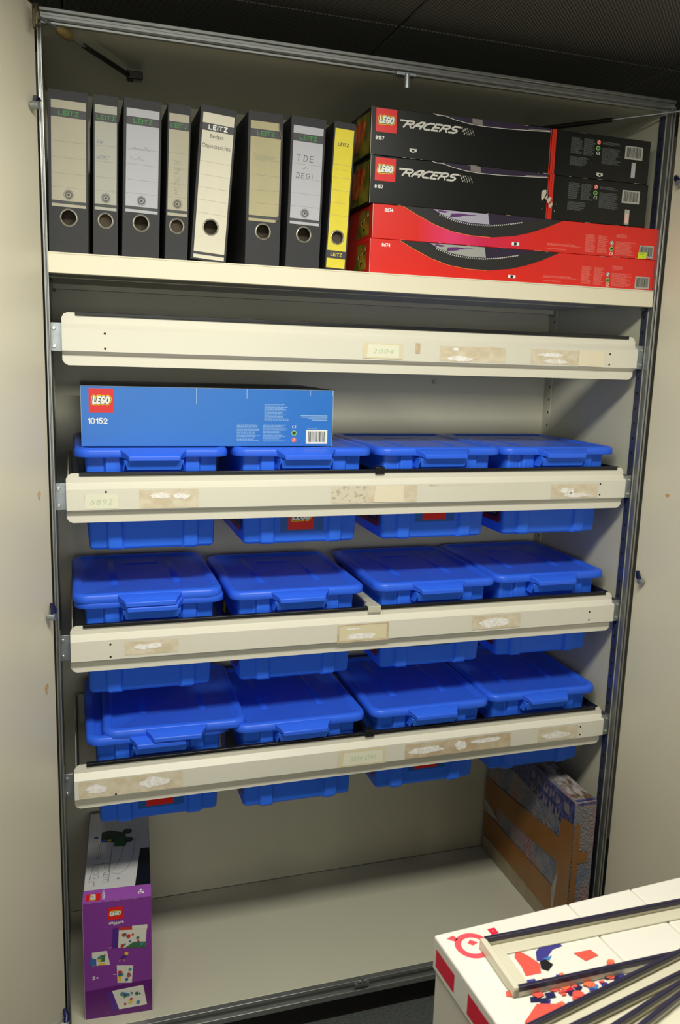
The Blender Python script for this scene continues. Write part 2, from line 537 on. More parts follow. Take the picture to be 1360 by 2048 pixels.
stay((.000, -.045, 2.287 + g), (.190, .240, 2.285 + g), True)
stay((1.500, -.045, 2.287 + g), (1.245, .262, 2.285 + g), False)

# ------------------------------------------------------------------ shelf
ZS, TS = 1.8592, .042
sh = thing('shelf_board', 'thick cream steel shelf board across the cupboard under the binders and flat cartons', 'shelf', (0, 0, ZS))
MB().box(.0015, XR - .0035, -.004, D - .002, -.0035, 0).build('top_sheet', SHELFP, sh, bevel=.001)
MB().box(.0015, XR - .0035, -.004, 0, -TS, -.0035).build('front_lip', SHELFP, sh, bevel=.001)
mb = MB(); mb.box(.004, XR - .006, .001, .02, -TS, -TS + .002); mb.box(.004, XR - .006, D - .03, D - .002, -TS, -.0035)
mb.box(.004, XR - .006, .1, .13, -TS + .01, -.0035); mb.box(.004, XR - .006, .25, .28, -TS + .01, -.0035)
mb.box(.004, XR - .006, .02, D - .03, -TS + .012, -TS + .0135)
mb.build('underside_channel', PAINT, sh)
for x in (.003, XR - .012):
    for y in (.03, D - .03):
        MB().tube([(x, y, -TS - .004), (x + .009, y, -TS - .004)], .004, 8).build('shelf_pin', ZINC, sh)

# ------------------------------------------------------------------ lever arch binders
GRN = mat('label_green', (30, 128, 44), .5)
BAND = mat('band_black', (54, 52, 58), .55)
LINEM = mat('rule_grey', (150, 148, 138), .6)
PENB = mat('faint_pen', (118, 120, 150), .7)
PENF = mat('pencil', (150, 150, 140), .7)
GL = mat('emblem_grey', (92, 92, 88), .6)


def hole_panel(mb, x0, x1, z0, z1, cx, cz, r, y, m, n=32):
    """front sheet from (x0,z0) to (x1,z1) with a round hole"""
    hz = min((x1 - x0) / 2, .021) if cz - .021 > z0 else cz - z0
    zz0, zz1 = cz - .021, cz + .021
    if zz0 > z0: mb.add([(x0, y, z0), (x1, y, z0), (x1, y, zz0), (x0, y, zz0)], [(0, 1, 2, 3)], m)
    mb.add([(x0, y, zz1), (x1, y, zz1), (x1, y, z1), (x0, y, z1)], [(0, 1, 2, 3)], m)
    a = []; b = []
    for k in range(n):
        t = 2 * math.pi * k / n; c, s = math.cos(t), math.sin(t)
        a.append((cx + r * c, y, cz + r * s))
        f = 1 / max(abs(c), abs(s))
        qx = cx + (x1 - cx) * min(1, max(-1, c * f)) if c > 0 else cx + (cx - x0) * min(1, max(-1, c * f))
        b.append((qx, y, cz + .021 * min(1, max(-1, s * f))))
    mb.add(a + b, [(k, (k + 1) % n, n + (k + 1) % n, n + k) for k in range(n)], m)


def binder(label, x, w, lean, paper, style, y=.022):
    h, d = .318, .285
    t = thing('lever_arch_binder', label, 'binder', (x, y, ZS), (0, lean, 0), 'binders on the top shelf')
    if lean: t.location.x += 0; t.location.z += w * math.sin(lean)
    cx, cz, r = w / 2, .0717, .0165 if w > .06 else .0150
    mb = MB()
    mb.box(0, .0022, .004, d, .002, h, 0); mb.box(w - .0022, w, .004, d, .002, h, 0)
    mb.build('cover', BIND, t, bevel=.001)
    mb = MB(); hole_panel(mb, 0, w, 0, h, cx, cz, r, 0, 0)
    hole_panel(mb, .0022, w - .0022, 0, h, cx, cz, r, .003, 0)
    mb.add([(0, 0, 0), (0, .004, 0), (0, .004, h), (0, 0, h)], [(0, 1, 2, 3)]); mb.add([(w, 0, 0), (w, .004, 0), (w, .004, h), (w, 0, h)], [(0, 1, 2, 3)])
    mb.add([(0, 0, h), (w, 0, h), (w, .004, h), (0, .004, h)], [(0, 1, 2, 3)])
    mb.build('spine', BIND, t)
    MB().box(.005, w - .005, .012 if w < .06 else .03, d - .03, .006, h - .02).build('paper_block', INNER, t)
    # metal eyelet
    mb = MB(); n = 32; loops = []
    for rr, yy in ((r - .0018, .004), (r - .0018, -.0010), (r - .0006, -.0018), (r + .0012, -.0012), (r + .0016, -.0002)):
        loops.append([(cx + rr * math.cos(2 * math.pi * k / n), yy, cz + rr * math.sin(2 * math.pi * k / n)) for k in range(n)])
    mb.loft(loops, 0, False, False); mb.build('finger_ring', CHROME, t, smooth=True)
    F = front(t)
    lx0, lx1 = .0055, w - .0045
    if w < .06: lx0, lx1 = .003, w - .003
    if style == 'full':
        mb = MB(); hole_panel(mb, lx0, lx1, .004, .304, cx, cz, r + .0016, -.0004, 0)
        mb.build('spine_label', paper, t)
        mb = MB(); F.rect(mb, lx0, .268, lx1, .283, 2, 0); mb.build('label_band', BAND, t); mb = MB(); F.rect(mb, lx0, .012, lx1, .0175, 2, 0)
        mb.build('label_band', BAND, t)
        mb = MB(); F.stroke(mb, 'LEITZ', lx0 + .014, .2715, lx1 - .014, .2795, .0019, 3, 0, gap=.3); mb.build('brand_lettering', WHITE, t)
        mb = MB()
        F.text(mb, 'Budget', lx0 + .018, .252, lx1 - .020, .262, 2, 0)
        F.text(mb, 'Objektberichte', lx0 + .002, .231, lx1 - .004, .242, 2, 0)
        mb.build('title_lettering', INK, t)
        rules = (.205, .178, .152, .126, .099)
    elif style == 'yellow':
        mb = MB(); hole_panel(mb, lx0, lx1, .004, .304, cx, cz, r + .0016, -.0004, 0)
        mb.build('spine_label', paper, t)
        mb = MB(); F.rect(mb, lx0, .025, lx1, .042, 2, 0); mb.build('label_band', BAND, t)
        mb = MB(); F.stroke(mb, 'LEITZ', lx0 + .009, .0305, lx1 - .009, .0365, .0013, 3, 0); mb.build('brand_lettering', paper, t)
        mb = MB(); F.stroke(mb, 'LEITZ', lx0 + .009, .268, lx1 - .011, .2740, .0012, 2, 0); mb.build('brand_lettering', BAND, t)
        rules = (.228, .200, .173, .146, .119)
    else:
        top, band0, band1, bot = .299, .267, .283, .0925
        mb = MB()
        if style == 'torn':
            F.poly(mb, [(lx0, bot), (lx1 - .006, bot), (lx1 + .000, .108), (lx1 + .0, .262), (lx1 + .001, .272), (lx1 - .005, top), (lx0, top)], 1, 0)
        else:
            F.rect(mb, lx0, bot, lx1, top, 1, 0)
        mb.build('spine_label', paper, t)
        if style == 'torn':
            mb = MB()
            mb.add([F.P(lx1 - .005, top, 1), F.P(lx1 + .001, .270, 1), F.P(lx1 - .0005, .267, 14), F.P(lx1 - .006, top - .006, 10)], [(0, 1, 2, 3)])
            mb.add([F.P(lx1 - .006, bot, 1), F.P(lx1, .108, 1), F.P(lx1 - .002, .108, 12), F.P(lx1 - .008, bot, 12)], [(0, 1, 2, 3)])
            mb.build('curled_edge', paper, t)
        mb = MB(); F.rect(mb, lx0, band0, lx1, band1, 2, 0); mb.build('label_band', BAND, t); mb = MB(); F.rect(mb, lx0, .0985, lx1, .1045, 2, 0)
        mb.build('label_band', BAND, t)
        k = .014 if w > .06 else .003
        mb = MB(); F.stroke(mb, 'LEITZ', lx0 + k + .001, band0 + .0042, lx1 - k - .001, band1 - .0042, .0019 if w > .06 else .0014, 3, 0, gap=.3)
        mb.build('brand_lettering', GRN, t)
        mb = MB(); F.text(mb, 'Made in Germany', cx - .012, .1003, cx + .012, .1027, 3, 0); mb.build('origin_lettering', GRN, t)
        if style != 'torn':
            mb = MB(); F.disc(mb, cx, .117, .0100, 2, 0, r2=.0093); F.disc(mb, cx, .117, .0080, 2, 0, r2=.0045); F.disc(mb, cx, .117, .0028, 2, 0, r2=.0012)
            for q in range(5):
                a = 2 * math.pi * q / 5
                F.lines(mb, [(cx, .117), (cx + .003 * math.cos(a), .117 + .003 * math.sin(a))], .0008, 2)
            mb.build('round_emblem', GL, t)
        rules = (.220, .189, .158, .131)
    mb = MB()
    for z in rules: F.rect(mb, lx0 + .001, z, lx1 - .002, z + .0004, 2, 0)
    mb.build('label_rules', LINEM, t)
    return t, F, lx0, lx1


P1 = mat('label_beige', (176, 171, 152), .8, noise=.03, nscale=20)
P2 = mat('label_grey', (172, 172, 162), .8)
P3 = mat('label_cool_white', (180, 181, 188), .8)
P5 = mat('label_cream', (214, 209, 190), .8, noise=.02, nscale=30)
P6 = mat('label_tan', (174, 166, 132), .8, noise=.05, nscale=20)
PY = mat('label_yellow', (222, 206, 60), .7, noise=.03, nscale=30)
binder('wide black lever arch binder with blank beige label, first at the left end', .006, .078, R(1.2), P1, 'std')
t, F, a, c = binder('narrow black binder with faint handwriting EW WERT on its grey-white label', .094, .050, R(1.2), P2, 'std')
mb = MB(); F.stroke(mb, 'EW', a + .004, .2245, a + .017, .2305, .0006, 2, 0, shear=.3); F.stroke(mb, 'WERT', a + .004, .1935, a + .030, .200, .0006, 2, 0, shear=.2); mb.build('handwriting', PENB, t)
t, F, a, c = binder('wide black binder with cool white label and two lines of pale handwriting', .153, .077, R(1.6), P3, 'std')
mb = MB(); F.scribble(mb, a + .005, .217, a + .048, .226, .0006, seed=4); mb.build('handwriting', PENF, t); mb = MB(); F.scribble(mb, a + .008, .199, a + .036, .206, .0006, seed=5); mb.build('handwriting', PENF, t)
t, F, a, c = binder('narrow black binder whose label is inscribed upwards with MÜNCHEN', .243, .048, R(1.6), P1, 'std')
mb = MB(); F.stroke(mb, 'MUNCHEN', a + .013, .136, a + .024, .206, .0006, 2, 0, shear=.2, turn=90); mb.build('handwriting', PENF, t)
binder('binder with full length cream label printed Budget Objektberichte, leaning right', .297, .077, R(4.2), P5, 'full', y=.014)
t, F, a, c = binder('wide black binder with tan label curling at its right edge, right of the gap', .415, .077, R(.9), P6, 'torn', y=.004)
mb = MB(); F.text(mb, 'Fassaden', a + .005, .222, a + .056, .233, 2, 0, shear=.5, offset=-.008); mb.build('handwriting', PENF, t)
t, F, a, c = binder('wide black binder with white label hand-lettered TDE and DEGi', .507, .078, R(1.5), P3, 'std', y=.004)
mb = MB()
F.stroke(mb, 'TDE', a + .010, .2265, a + .048, .2385, .0011, 2, 0, gap=.45, shear=.1)
F.lines(mb, [(a + .028, .2105), (a + .032, .216)], .0008, 2); F.disc(mb, a + .025, .211, .0008, 2); F.disc(mb, a + .035, .2125, .0008, 2)
F.stroke(mb, 'DEGi', a + .010, .1915, a + .047, .2010, .0010, 2, 0, gap=.4, shear=.05)
mb.build('handwriting', INK, t)
t, F, a, c = binder('narrow binder with bright yellow spine label beside the flat cartons', .600, .050, R(2.6), PY, 'yellow', y=.008)
mb = MB(); F.scribble(mb, a + .006, .216, a + .034, .222, .0006, seed=6); mb.build('handwriting', mat('pen_on_yellow', (196, 186, 60), .7), t)

# ------------------------------------------------------------------ flat cartons on the shelf
CBLK = mat('carton_black', (16, 18, 17), .36, noise=.12, nscale=90, spec=.4)
CRED = mat('carton_red', (218, 40, 30), .36, noise=.03, nscale=12)
CARB = bpy.data.materials.new('weave_black'); CARB.use_nodes = True
nt = CARB.node_tree; b = nt.nodes['Principled BSDF']; b.inputs['Roughness'].default_value = .45
tc = nt.nodes.new('ShaderNodeTexCoord'); mp = nt.nodes.new('ShaderNodeMapping'); mp.inputs['Rotation'].default_value = (0, R(35), 0)
wv = nt.nodes.new('ShaderNodeTexWave'); wv.inputs['Scale'].default_value = 90
cr = nt.nodes.new('ShaderNodeValToRGB'); cr.color_ramp.elements[0].color = lin((20, 20, 21)); cr.color_ramp.elements[1].color = lin((46, 45, 44))
nt.links.new(tc.outputs['Object'], mp.inputs[0]); nt.links.new(mp.outputs[0], wv.inputs['Vector']); nt.links.new(wv.outputs['Color'], cr.inputs[0]); nt.links.new(cr.outputs[0], b.inputs['Base Color'])
VIOL = mat('print_dark_violet', (44, 34, 56), .4)
LAV = mat('print_lavender', (168, 166, 182), .4)
LAV2 = mat('print_pale_grey', (160, 162, 156), .4)
VIO2 = mat('print_purple', (92, 46, 110), .4)
STONE = mat('print_grey_patch', (128, 118, 118), .45)
SIL = mat('print_silver', (206, 204, 196), .4)
SIL2 = mat('print_silver_dim', (150, 148, 144), .4)
OLIVE = two_tone('side_art_green', (96, 100, 22), (168, 150, 40), 25, .4, .65, .4)
REDA = two_tone('side_art_red', (190, 44, 20), (240, 130, 30), 40, .4, .6, .4)
WEAR = mat('worn_card', (190, 182, 168), .8)
CD = .37


def wear(t, w, h, n, seed, d=CD):
    rs = random.Random(seed); mb = MB()
    F = front(t)
    for k in range(n):
        l = rs.uniform(.003, .02); x = rs.uniform(0, w - l); top = rs.random() < .5
        z = h - .0006 if top else .0002
        F.rect(mb, x, z, x + l, z + .0005, 2)
    for z in (0.0, h):
        F.rect(mb, -.0002, min(z, h - .012) if z else 0, .0006, (min(z, h - .012) if z else 0) + .012, 2)
    F.rect(mb, -.0003, 0, .0007, h, 1)
    mb.build('worn_edge', WEAR, t)


def racers_black(label, x, z, w, h, extra):
    t = carton('flat_carton', label, 'box', (x, .010, z), w, CD, h, CBLK, group='flat toy cartons on the top shelf')
    F = front(t)
    F.logo(.011, .050, .050)
    mb = MB(); F.stroke(mb, '8157', .0120, .034, .0315, .0405, .0016, 1, 0); mb.build('number', WHITE, t)
    mb = MB()
    F.stroke(mb, 'RACERS', .078, .0664, .220, .0802, .0040, 1, 0, gap=.20, shear=.42)
    F.lines(mb, [(.070, .0802), (.098, .0802)], .0040, .5)
    for k in range(5):
        for j in range(5):
            a_ = .2225 + k * .0066 + (4 - j) * .0016
            sz = .0024 * (1 - k * .16)
            if (k + j) % 2 == 0: F.poly(mb, [(a_, .0655 + j * .003), (a_ + sz, .0655 + j * .003), (a_ + sz * 1.5, .0685 + j * .003), (a_ + sz * .5, .0685 + j * .003)], 1)
            else: F.lines(mb, [(a_ + sz, .0655 + j * .003), (a_ + sz * 1.5, .0680 + j * .003)], .0008, 1)
    mb.build('brand_lettering', SIL, t)
    arc = [(.150, h), (.160, h - .0025), (.178, .101), (.203, .0955), (.234, .091), (.262, .089), (.300, .0888), (.348, .090), (.40, .0925), (.457, .0955)]
    mb = MB(); F.poly(mb, arc + [(.457, h)], 1); mb.build('dark_band', VIOL, t)
    mb = MB(); F.poly(mb, [(.250, .0915), (.277, .0905), (.275, h), (.249, h)], 2); F.poly(mb, [(.40, .0935), (.456, .096), (.456, .099), (.395, .096)], 2)
    mb.build('grey_patch', STONE, t)
    mb = MB(); F.lines(mb, arc, .0013, 3); mb.build('white_arc', SIL, t)
    mb = MB(); F.rect(mb, .4585, 0, .4610, h, 2, 0); F.rect(mb, .4630, 0, .4745, h, 2, 0); F.rect(mb, .4685, 0, .4690, h, 3, 1)
    mb.build('red_stripes', [mat('stripe_red', (206, 44, 28), .4), CBLK], t)
    F.fine([(.517, .091, .551, .053, 16), (.553, .091, .586, .052, 16), (.517, .047, .570, .026, 9), (.606, .089, .664, .082, 3), (.606, .075, .664, .037, 16)], GREYTXT)
    F.emblems((.595, .086), (.594, .072), (.595, .061))
    F.barcode(.672, .055, .724, .086, P2)
    mb = MB(); F.rect(mb, *extra, 2, 0); F.rect(mb, extra[0] + .002, extra[1] + .004, extra[2] - .002, extra[3] - .010, 3, 1)
    mb.build('price_sticker', [P2, P3 if z > 2.1 else PINK], t)
    mb = MB()
    if z > 2.1:
        for (u, v) in ((.095, .014), (.595, .007)):
            F.poly(mb, [(u, v + .002), (u + .008, v - .001), (u + .018, v + .002), (u + .018, v + .008), (u, v + .008)], 1, 0); F.rect(mb, u + .006, v + .002, u + .012, v + .006, 2, 1)
        mb.build('small_icon', [SIL, CBLK], t)
    # left end picture
    L = Face(t, (0, CD, 0), (0, -1, 0), (0, 0, 1))
    mb = MB(); L.poly(mb, [(CD - .15, .006), (CD - .006, .004), (CD - .006, h - .01), (CD - .10, h - .006)], 1, 0)
    mb.build('end_picture', OLIVE, t)
    mb = MB()
    L.poly(mb, [(CD - .17, .03), (CD - .09, .02), (CD - .03, .07), (CD - .05, h - .016), (CD - .12, h - .02)], 2, 0)
    L.disc(mb, CD - .06, .06, .025, 3, 0, r2=.02)
    mb.build('end_figure', REDA, t)
    wear(t, w, h, 14, int(z * 100))
    return t, F


def racers_red(label, x, z, w, h, win):
    t = carton('flat_carton', label, 'box', (x, .006, z), w, CD, h, CRED, group='flat toy cartons on the top shelf')
    F = front(t)
    mb = MB(); F.stroke(mb, '8674', .0295, .0605, .0490, .0672, .0017, 1, 0); mb.build('number', WHITE, t)
    arc = [(.072, h), (.109, .059), (.153, .041), (.201, .028), (.25, .0225), (.301, .022), (.367, .030), (.41, .041), (.45, .055), (.50, h)]
    inner = [(.134, h), (.165, .065), (.206, .054), (.248, .0495), (.289, .0495), (.33, .054), (.386, .0645), (.443, h)]
    mb = MB(); F.poly(mb, arc, 1); mb.build('weave_panel', CARB, t)
    mb = MB(); F.lines(mb, arc[:6], .0013, 2); mb.build('orange_edge', ORANGE, t)
    mb = MB(); F.poly(mb, inner, 2); mb.build('window_picture', VIOL, t)
    mb = MB(); F.poly(mb, [(.150, h - .001), (.170, .0655), (.206, .056), (.248, .0515), (.297, .0515), (.292, h - .001)], 3, 0)
    F.poly(mb, [(.192, .060), (.218, .063), (.238, .0695), (.220, .071), (.196, .069)], 4, 1); F.poly(mb, [(.160, .071), (.180, .069), (.190, .0725), (.165, .074)], 4, 1)
    F.poly(mb, [(.23, .066), (.26, .0695), (.262, .0705), (.235, .069)], 4, 1)
    mb.build('picture_detail', [win, VIO2], t)
    mb = MB()
    for (p, q) in zip(inner[1:-1], inner[2:-1]):
        n = max(1, int((q[0] - p[0]) / .005))
        for k in range(n):
            a_ = p[0] + (q[0] - p[0]) * k / n; c_ = p[1] + (q[1] - p[1]) * k / n
            F.poly(mb, [(a_, c_ - .003), (a_ + .0022, c_ - .003), (a_ + .0042, c_ + .0002), (a_ + .002, c_ + .0002)], 3)
    mb.build('silver_stitching', SIL, t)
    F.fine([(.458, .021, .558, .015, 3), (.458, .0095, .52, .006, 2), (.566, .050, .597, .006, 18), (.602, .049, .633, .006, 18), (.655, .056, .690, .046, 5), (.655, .038, .716, .005, 15)], PALETXT)
    F.emblems((.644, .033), (.644, .0185), (.644, .007), .0058, WHITE)
    F.barcode(.726, .003, .770, .033, P2)
    mb = MB(); F.rect(mb, .360, .008, .380, .0155, 5, 0); F.rect(mb, .366, .0085, .373, .015, 6, 1)
    mb.build('small_icon', [WHITE, INK], t)
    L = Face(t, (0, CD, 0), (0, -1, 0), (0, 0, 1))
    mb = MB(); L.poly(mb, [(CD - .115, .008), (CD - .022, .010), (CD - .024, h - .012), (CD - .085, h - .006)], 1, 0); mb.build('end_picture', OLIVE, t)
    mb = MB(); rs = random.Random(3)
    for k in range(9):
        u, v = CD - rs.uniform(.035, .08), rs.uniform(.015, h - .02)
        L.poly(mb, [(u, v), (u + .012, v + .003), (u + .008, v + .012), (u - .003, v + .008)], 2, k % 2)
    mb.build('end_figure', [REDA, two_tone('side_art_pale', (150, 140, 80), (214, 204, 150), 40, .4, .6)], t)
    wear(t, w, h, 12, int(z * 100))
    return t, F


racers_red('red flat carton 8674 with dark arc, lowest of the stack on the shelf', .707, ZS + .0003, .782, .0765, LAV2)
t, F = racers_red('red flat carton 8674 with pink sheen and yellow price sticker, second from bottom', .711, ZS + .0775, .780, .0760, LAV)
mb = MB(); F.poly(mb, [(.722, .0002), (.748, .0005), (.750, .0165), (.724, .0155)], 4, 0); F.text(mb, '10,99 F', .727, .0095, .746, .0135, 5, 1); F.text(mb, '2', .739, .003, .742, .007, 5, 1)
mb.build('price_sticker', [mat('sticker_neon', (206, 226, 30), .5), GREYTXT], t)
PKS = bpy.data.materials.new('pink_sheen_colour'); PKS.use_nodes = True  # pink sheen painted into the base colour as a ramp along the front
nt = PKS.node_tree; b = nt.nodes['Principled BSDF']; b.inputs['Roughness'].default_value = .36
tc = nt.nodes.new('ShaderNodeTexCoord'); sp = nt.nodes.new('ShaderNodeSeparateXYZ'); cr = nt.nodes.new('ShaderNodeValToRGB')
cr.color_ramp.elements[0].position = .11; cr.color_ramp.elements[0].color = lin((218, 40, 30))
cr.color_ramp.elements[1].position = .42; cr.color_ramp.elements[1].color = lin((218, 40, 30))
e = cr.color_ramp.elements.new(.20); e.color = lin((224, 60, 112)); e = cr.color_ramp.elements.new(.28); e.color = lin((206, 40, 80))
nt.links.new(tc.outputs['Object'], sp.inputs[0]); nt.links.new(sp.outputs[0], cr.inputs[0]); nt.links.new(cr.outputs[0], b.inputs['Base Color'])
mb = MB(); F.poly(mb, [(.110, .001), (.42, .001), (.42, .042), (.367, .0295), (.301, .0215), (.25, .022), (.201, .0275), (.153, .0405), (.110, .0580)], 1); mb.build('painted_sheen', PKS, t)
t, F = racers_black('black flat carton 8157 with a torn patch by its red stripes, under the topmost', .703, ZS + .1545, .748, .0925 + .0115, (.684, .004, .698, .040))
mb = MB()
F.poly(mb, [(.442, .062), (.447, .066), (.455, .067), (.456, .060), (.452, .050), (.448, .044), (.444, .040), (.442, .048)], 4)
F.poly(mb, [(.452, .047), (.458, .056), (.460, .052), (.457, .044)], 4); F.poly(mb, [(.459, .046), (.466, .052), (.471, .050), (.469, .043), (.463, .036), (.459, .040)], 4)
F.poly(mb, [(.463, .030), (.468, .036), (.474, .040), (.475, .034), (.470, .026)], 4)
F.disc(mb, .446, .022, .0012, 4); F.disc(mb, .481, .020, .001, 4); F.disc(mb, .485, .036, .0008, 4)
mb.build('torn_patch', WEAR, t)
racers_black('black flat carton 8157 topmost of the stack on the top shelf', .701, ZS + .2590, .746, .103, (.694, .012, .706, .048))


# ------------------------------------------------------------------ pull-out frames for hanging storage
DZ = (1.7401, 1.3946, 1.0447, .7051)
FX0, FX1 = .026, 1.466
RES = two_tone('tape_residue', (207, 193, 163), (221, 211, 188), 45, .35, .65, .5, (1, 1, 1.5))
RES_D = two_tone('tape_residue_brown', (190, 170, 138), (210, 196, 168), 45, .35, .65, .5)
RES_G = two_tone('tape_residue_grey', (178, 170, 146), (214, 206, 184), 90, .36, .46, .6)
WSCR = two_tone('torn_paper_white', (226, 222, 212), (246, 244, 240), 120, .4, .6, .8)
CLEAR = mat('yellowed_clear_tape', (222, 211, 176), .28)
PAPG = mat('label_pale_green', (226, 226, 203), .7)
PAPC = mat('label_pale_cream', (230, 221, 194), .6)
PENG = mat('faded_green_pen', (190, 206, 176), .7)
PROF = [(0, .026, .012), (-.004, .026, .0045), (-.012, .026, 0), (-.021, .026, 0), (-.034, .0115, 0), (-.080, .0115, 0), (-.088, .026, 0), (-.100, .026, 0), (-.107, .026, .0045), (-.111, .026, .012)]


def pullout(k, label, residues, labels, holes, clipM, empty=False):
    d = DZ[k]
    t = thing('pull_out_frame', label, 'frame', (0, 0, d), group='pull-out frames across the cupboard')
    mb = MB(); vs = []; n = 25
    for (z, y, ins) in PROF:
        for i in range(n):
            x = FX0 + ins + (FX1 - FX0 - 2 * ins) * i / (n - 1)
            vs.append((x, y, z))
    fs = [(r_ * n + i, r_ * n + i + 1, (r_ + 1) * n + i + 1, (r_ + 1) * n + i) for r_ in range(len(PROF) - 1) for i in range(n - 1)]
    mb.add(vs, fs); o = mb.build('fascia', FASC, t, solid=.0016)
    for p in o.data.polygons: p.use_smooth = False
    # side, back and divider rails
    for x in (FX0 + .004, FX1 - .006):
        MB().box(x, x + .002, .030, .460, -.085, -.002).build('side_plate', PAINT, t, bevel=.0005)
    MB().box(FX0 + .004, FX1 - .004, .460, .462, -.085, -.002).build('back_plate', PAINT, t)
    mb = MB(); y0 = .0222
    mb.box(FX0 + .028, FX1 - .022, y0, .0340, -.0065, .0020)
    mb.build('front_strip', BLK, t, bevel=.0012)
    mb = MB()
    mb.box(FX0 + .028, FX1 - .022, .452, .462, -.004, .003); mb.box(FX0 + .008, FX0 + .012, .034, .452, -.02, .0)
    mb.box(FX1 - .012, FX1 - .008, .034, .452, -.02, .0); mb.build('inner_strip', BLK, t)
    MB().box(.757, .763, .034, .460, -.070, -.004).build('divider', clipM, t)
    mb = MB()
    if k == 0: mb.box(.752, .768, .036, .044, -.020, -.004)
    elif clipM is BLK: mb.box(.748, .772, .0200, .044, -.010, .008)
    else: mb.box(.742, .776, .0185, .050, -.012, .0045); mb.box(.752, .776, .05, .30, -.004, .0035)
    mb.build('divider_clip', clipM, t, bevel=.001)
    # brackets with screws
    for (xa, xb, xs_) in ((.0035, FX0 + .004, .010), (FX1 - .004, XR - .0035, XR - .010)):
        mb = MB(); mb.box(xa, xb, .030 if xa < 1 else .0160, .0318 if xa < 1 else .0178, -.082, -.022)
        if xa < 1: mb.box(xa, xa + .0018, .0318, .075, -.082, -.022)
        else: mb.box(xb - .0018, xb, .0178, .075, -.082, -.022)
        bo = mb.build('bracket', ZINC, t, bevel=.0005)
        for z in (-.034, -.072):
            yq = .030 if xa < 1 else .016; mb = MB(); mb.tube([(xs_, yq, z), (xs_, yq - .0035, z)], [.0042, .003], 12)
            mb.build('screw', CHROME, bo)
    F = front(t, .0115 - .0009)
    for (u, z) in holes:
        mb = MB(); F.disc(mb, u, z, .0024, 2, 0, n=12); mb.build('screw_hole', HOLE, t)
    rs = random.Random(k)
    for r_ in residues:
        (u0, z0, u1, z1, M), whites = r_[0], r_[1]
        mb = MB(); n_ = 9
        bot = [(u0 + (u1 - u0) * i / n_, z0 + rs.uniform(0, .0015)) for i in range(n_ + 1)]
        tp = [(u1 - (u1 - u0) * i / n_, z1 - rs.uniform(0, .0012)) for i in range(n_ + 1)]
        F.poly(mb, bot + tp, 1.0 + .45 * residues.index(r_), 0)
        for (a, b_, c, e_) in whites:
            q = 16; cx, cz, ax, az = (a + c) / 2, (b_ + e_) / 2, (c - a) / 2, (e_ - b_) / 2
            F.poly(mb, [(cx + ax * math.cos(2 * math.pi * i / q) * rs.uniform(.75, 1.1), cz + az * math.sin(2 * math.pi * i / q) * rs.uniform(.6, 1.15)) for i in range(q)], 2.8, 1)
        mb.build('tape_residue', [M, WSCR], t)
    for q_, (u0, z0, u1, z1, tx, M) in enumerate(labels):
        mb = MB(); F.poly(mb, [(u0, z0), (u1, z0 - .001), (u1 - .001, z1), (u0 + .003, z1 + .001)], 3 + q_, 0)
        if tx: F.text(mb, tx, u0 + (u1 - u0) * .18, z0 + (z1 - z0) * .3, u0 + (u1 - u0) * .82, z0 + (z1 - z0) * .68, 4 + q_, 1, spacing=1.2, shear=.2)
        mb.build('paper_label', [M, PENG], t)
    return t, F


pullout(0, 'empty cream pull-out frame front directly under the shelf board', [
    ((.898, -.078, 1.078, -.040, RES), [(.915, -.077, .99, -.064), (.93, -.052, .95, -.044)]),
    ((1.150, -.078, 1.290, -.040, RES), [(1.165, -.060, 1.25, -.048), (1.18, -.076, 1.26, -.064)]),
    ((.834, -.062, .846, -.036, RES_D), [])],
    [(.700, -.076, .801, -.041, None, CLEAR), (.710, -.073, .792, -.044, '2004', PAPG), (1.286, -.079, 1.366, -.040, None, PAPC)],
    [(.114, -.042), (.114, -.074), (1.381, -.046), (1.381, -.073)], BLK)
pullout(1, 'cream pull-out frame front bearing the small 6892 label at its left end', [
    ((.182, -.080, .314, -.036, RES), [(.205, -.058, .255, -.042), (.255, -.060, .295, -.044)]),
    ((.632, -.079, .722, -.036, RES_G), []), ((.722, -.079, .855, -.036, RES), []),
    ((1.237, -.078, 1.379, -.040, RES), [(1.262, -.066, 1.31, -.050), (1.27, -.077, 1.36, -.064)]),
    ((.888, -.039, 1.014, -.037, RES_D), [])],
    [(.063, -.077, .137, -.046, '6892', PAPG), (.742, -.077, .820, -.037, None, PAPC)],
    [(.110, -.040), (1.386, -.042), (1.386, -.071)], BLK)
pullout(2, 'cream pull-out frame front with a brown-edged tape patch mid-length and cream divider clip', [
    ((.145, -.074, .267, -.040, RES), [(.165, -.062, .235, -.046)]),
    ((.659, -.084, .796, -.036, RES_D), []), ((.664, -.079, .790, -.040, CLEAR), [(.675, -.078, .765, -.060), (.68, -.052, .72, -.045)]),
    ((1.030, -.076, 1.172, -.038, RES), [(1.045, -.072, 1.15, -.046)])],
    [], [(.113, -.044), (.113, -.074), (1.387, -.048), (1.387, -.071)], PAINT)
pullout(3, 'lowest cream pull-out frame front with long brown tape residue and pale green 2004 label', [
    ((.036, -.080, .150, -.036, RES), [(.050, -.070, .10, -.046)]), ((.152, -.080, .276, -.036, RES), [(.168, -.070, .25, -.044)]),
    ((.857, -.080, 1.169, -.038, RES_D), [(.865, -.072, .97, -.048), (1.0, -.074, 1.035, -.042), (1.05, -.060, 1.14, -.044)]),
    ((1.255, -.078, 1.382, -.038, RES), [(1.265, -.074, 1.36, -.050)])],
    [(.672, -.080, .800, -.037, None, CLEAR), (.684, -.076, .794, -.043, '2004 2741', PAPG)],
    [(.119, -.077), (1.39, -.046), (1.39, -.070)], BLK)


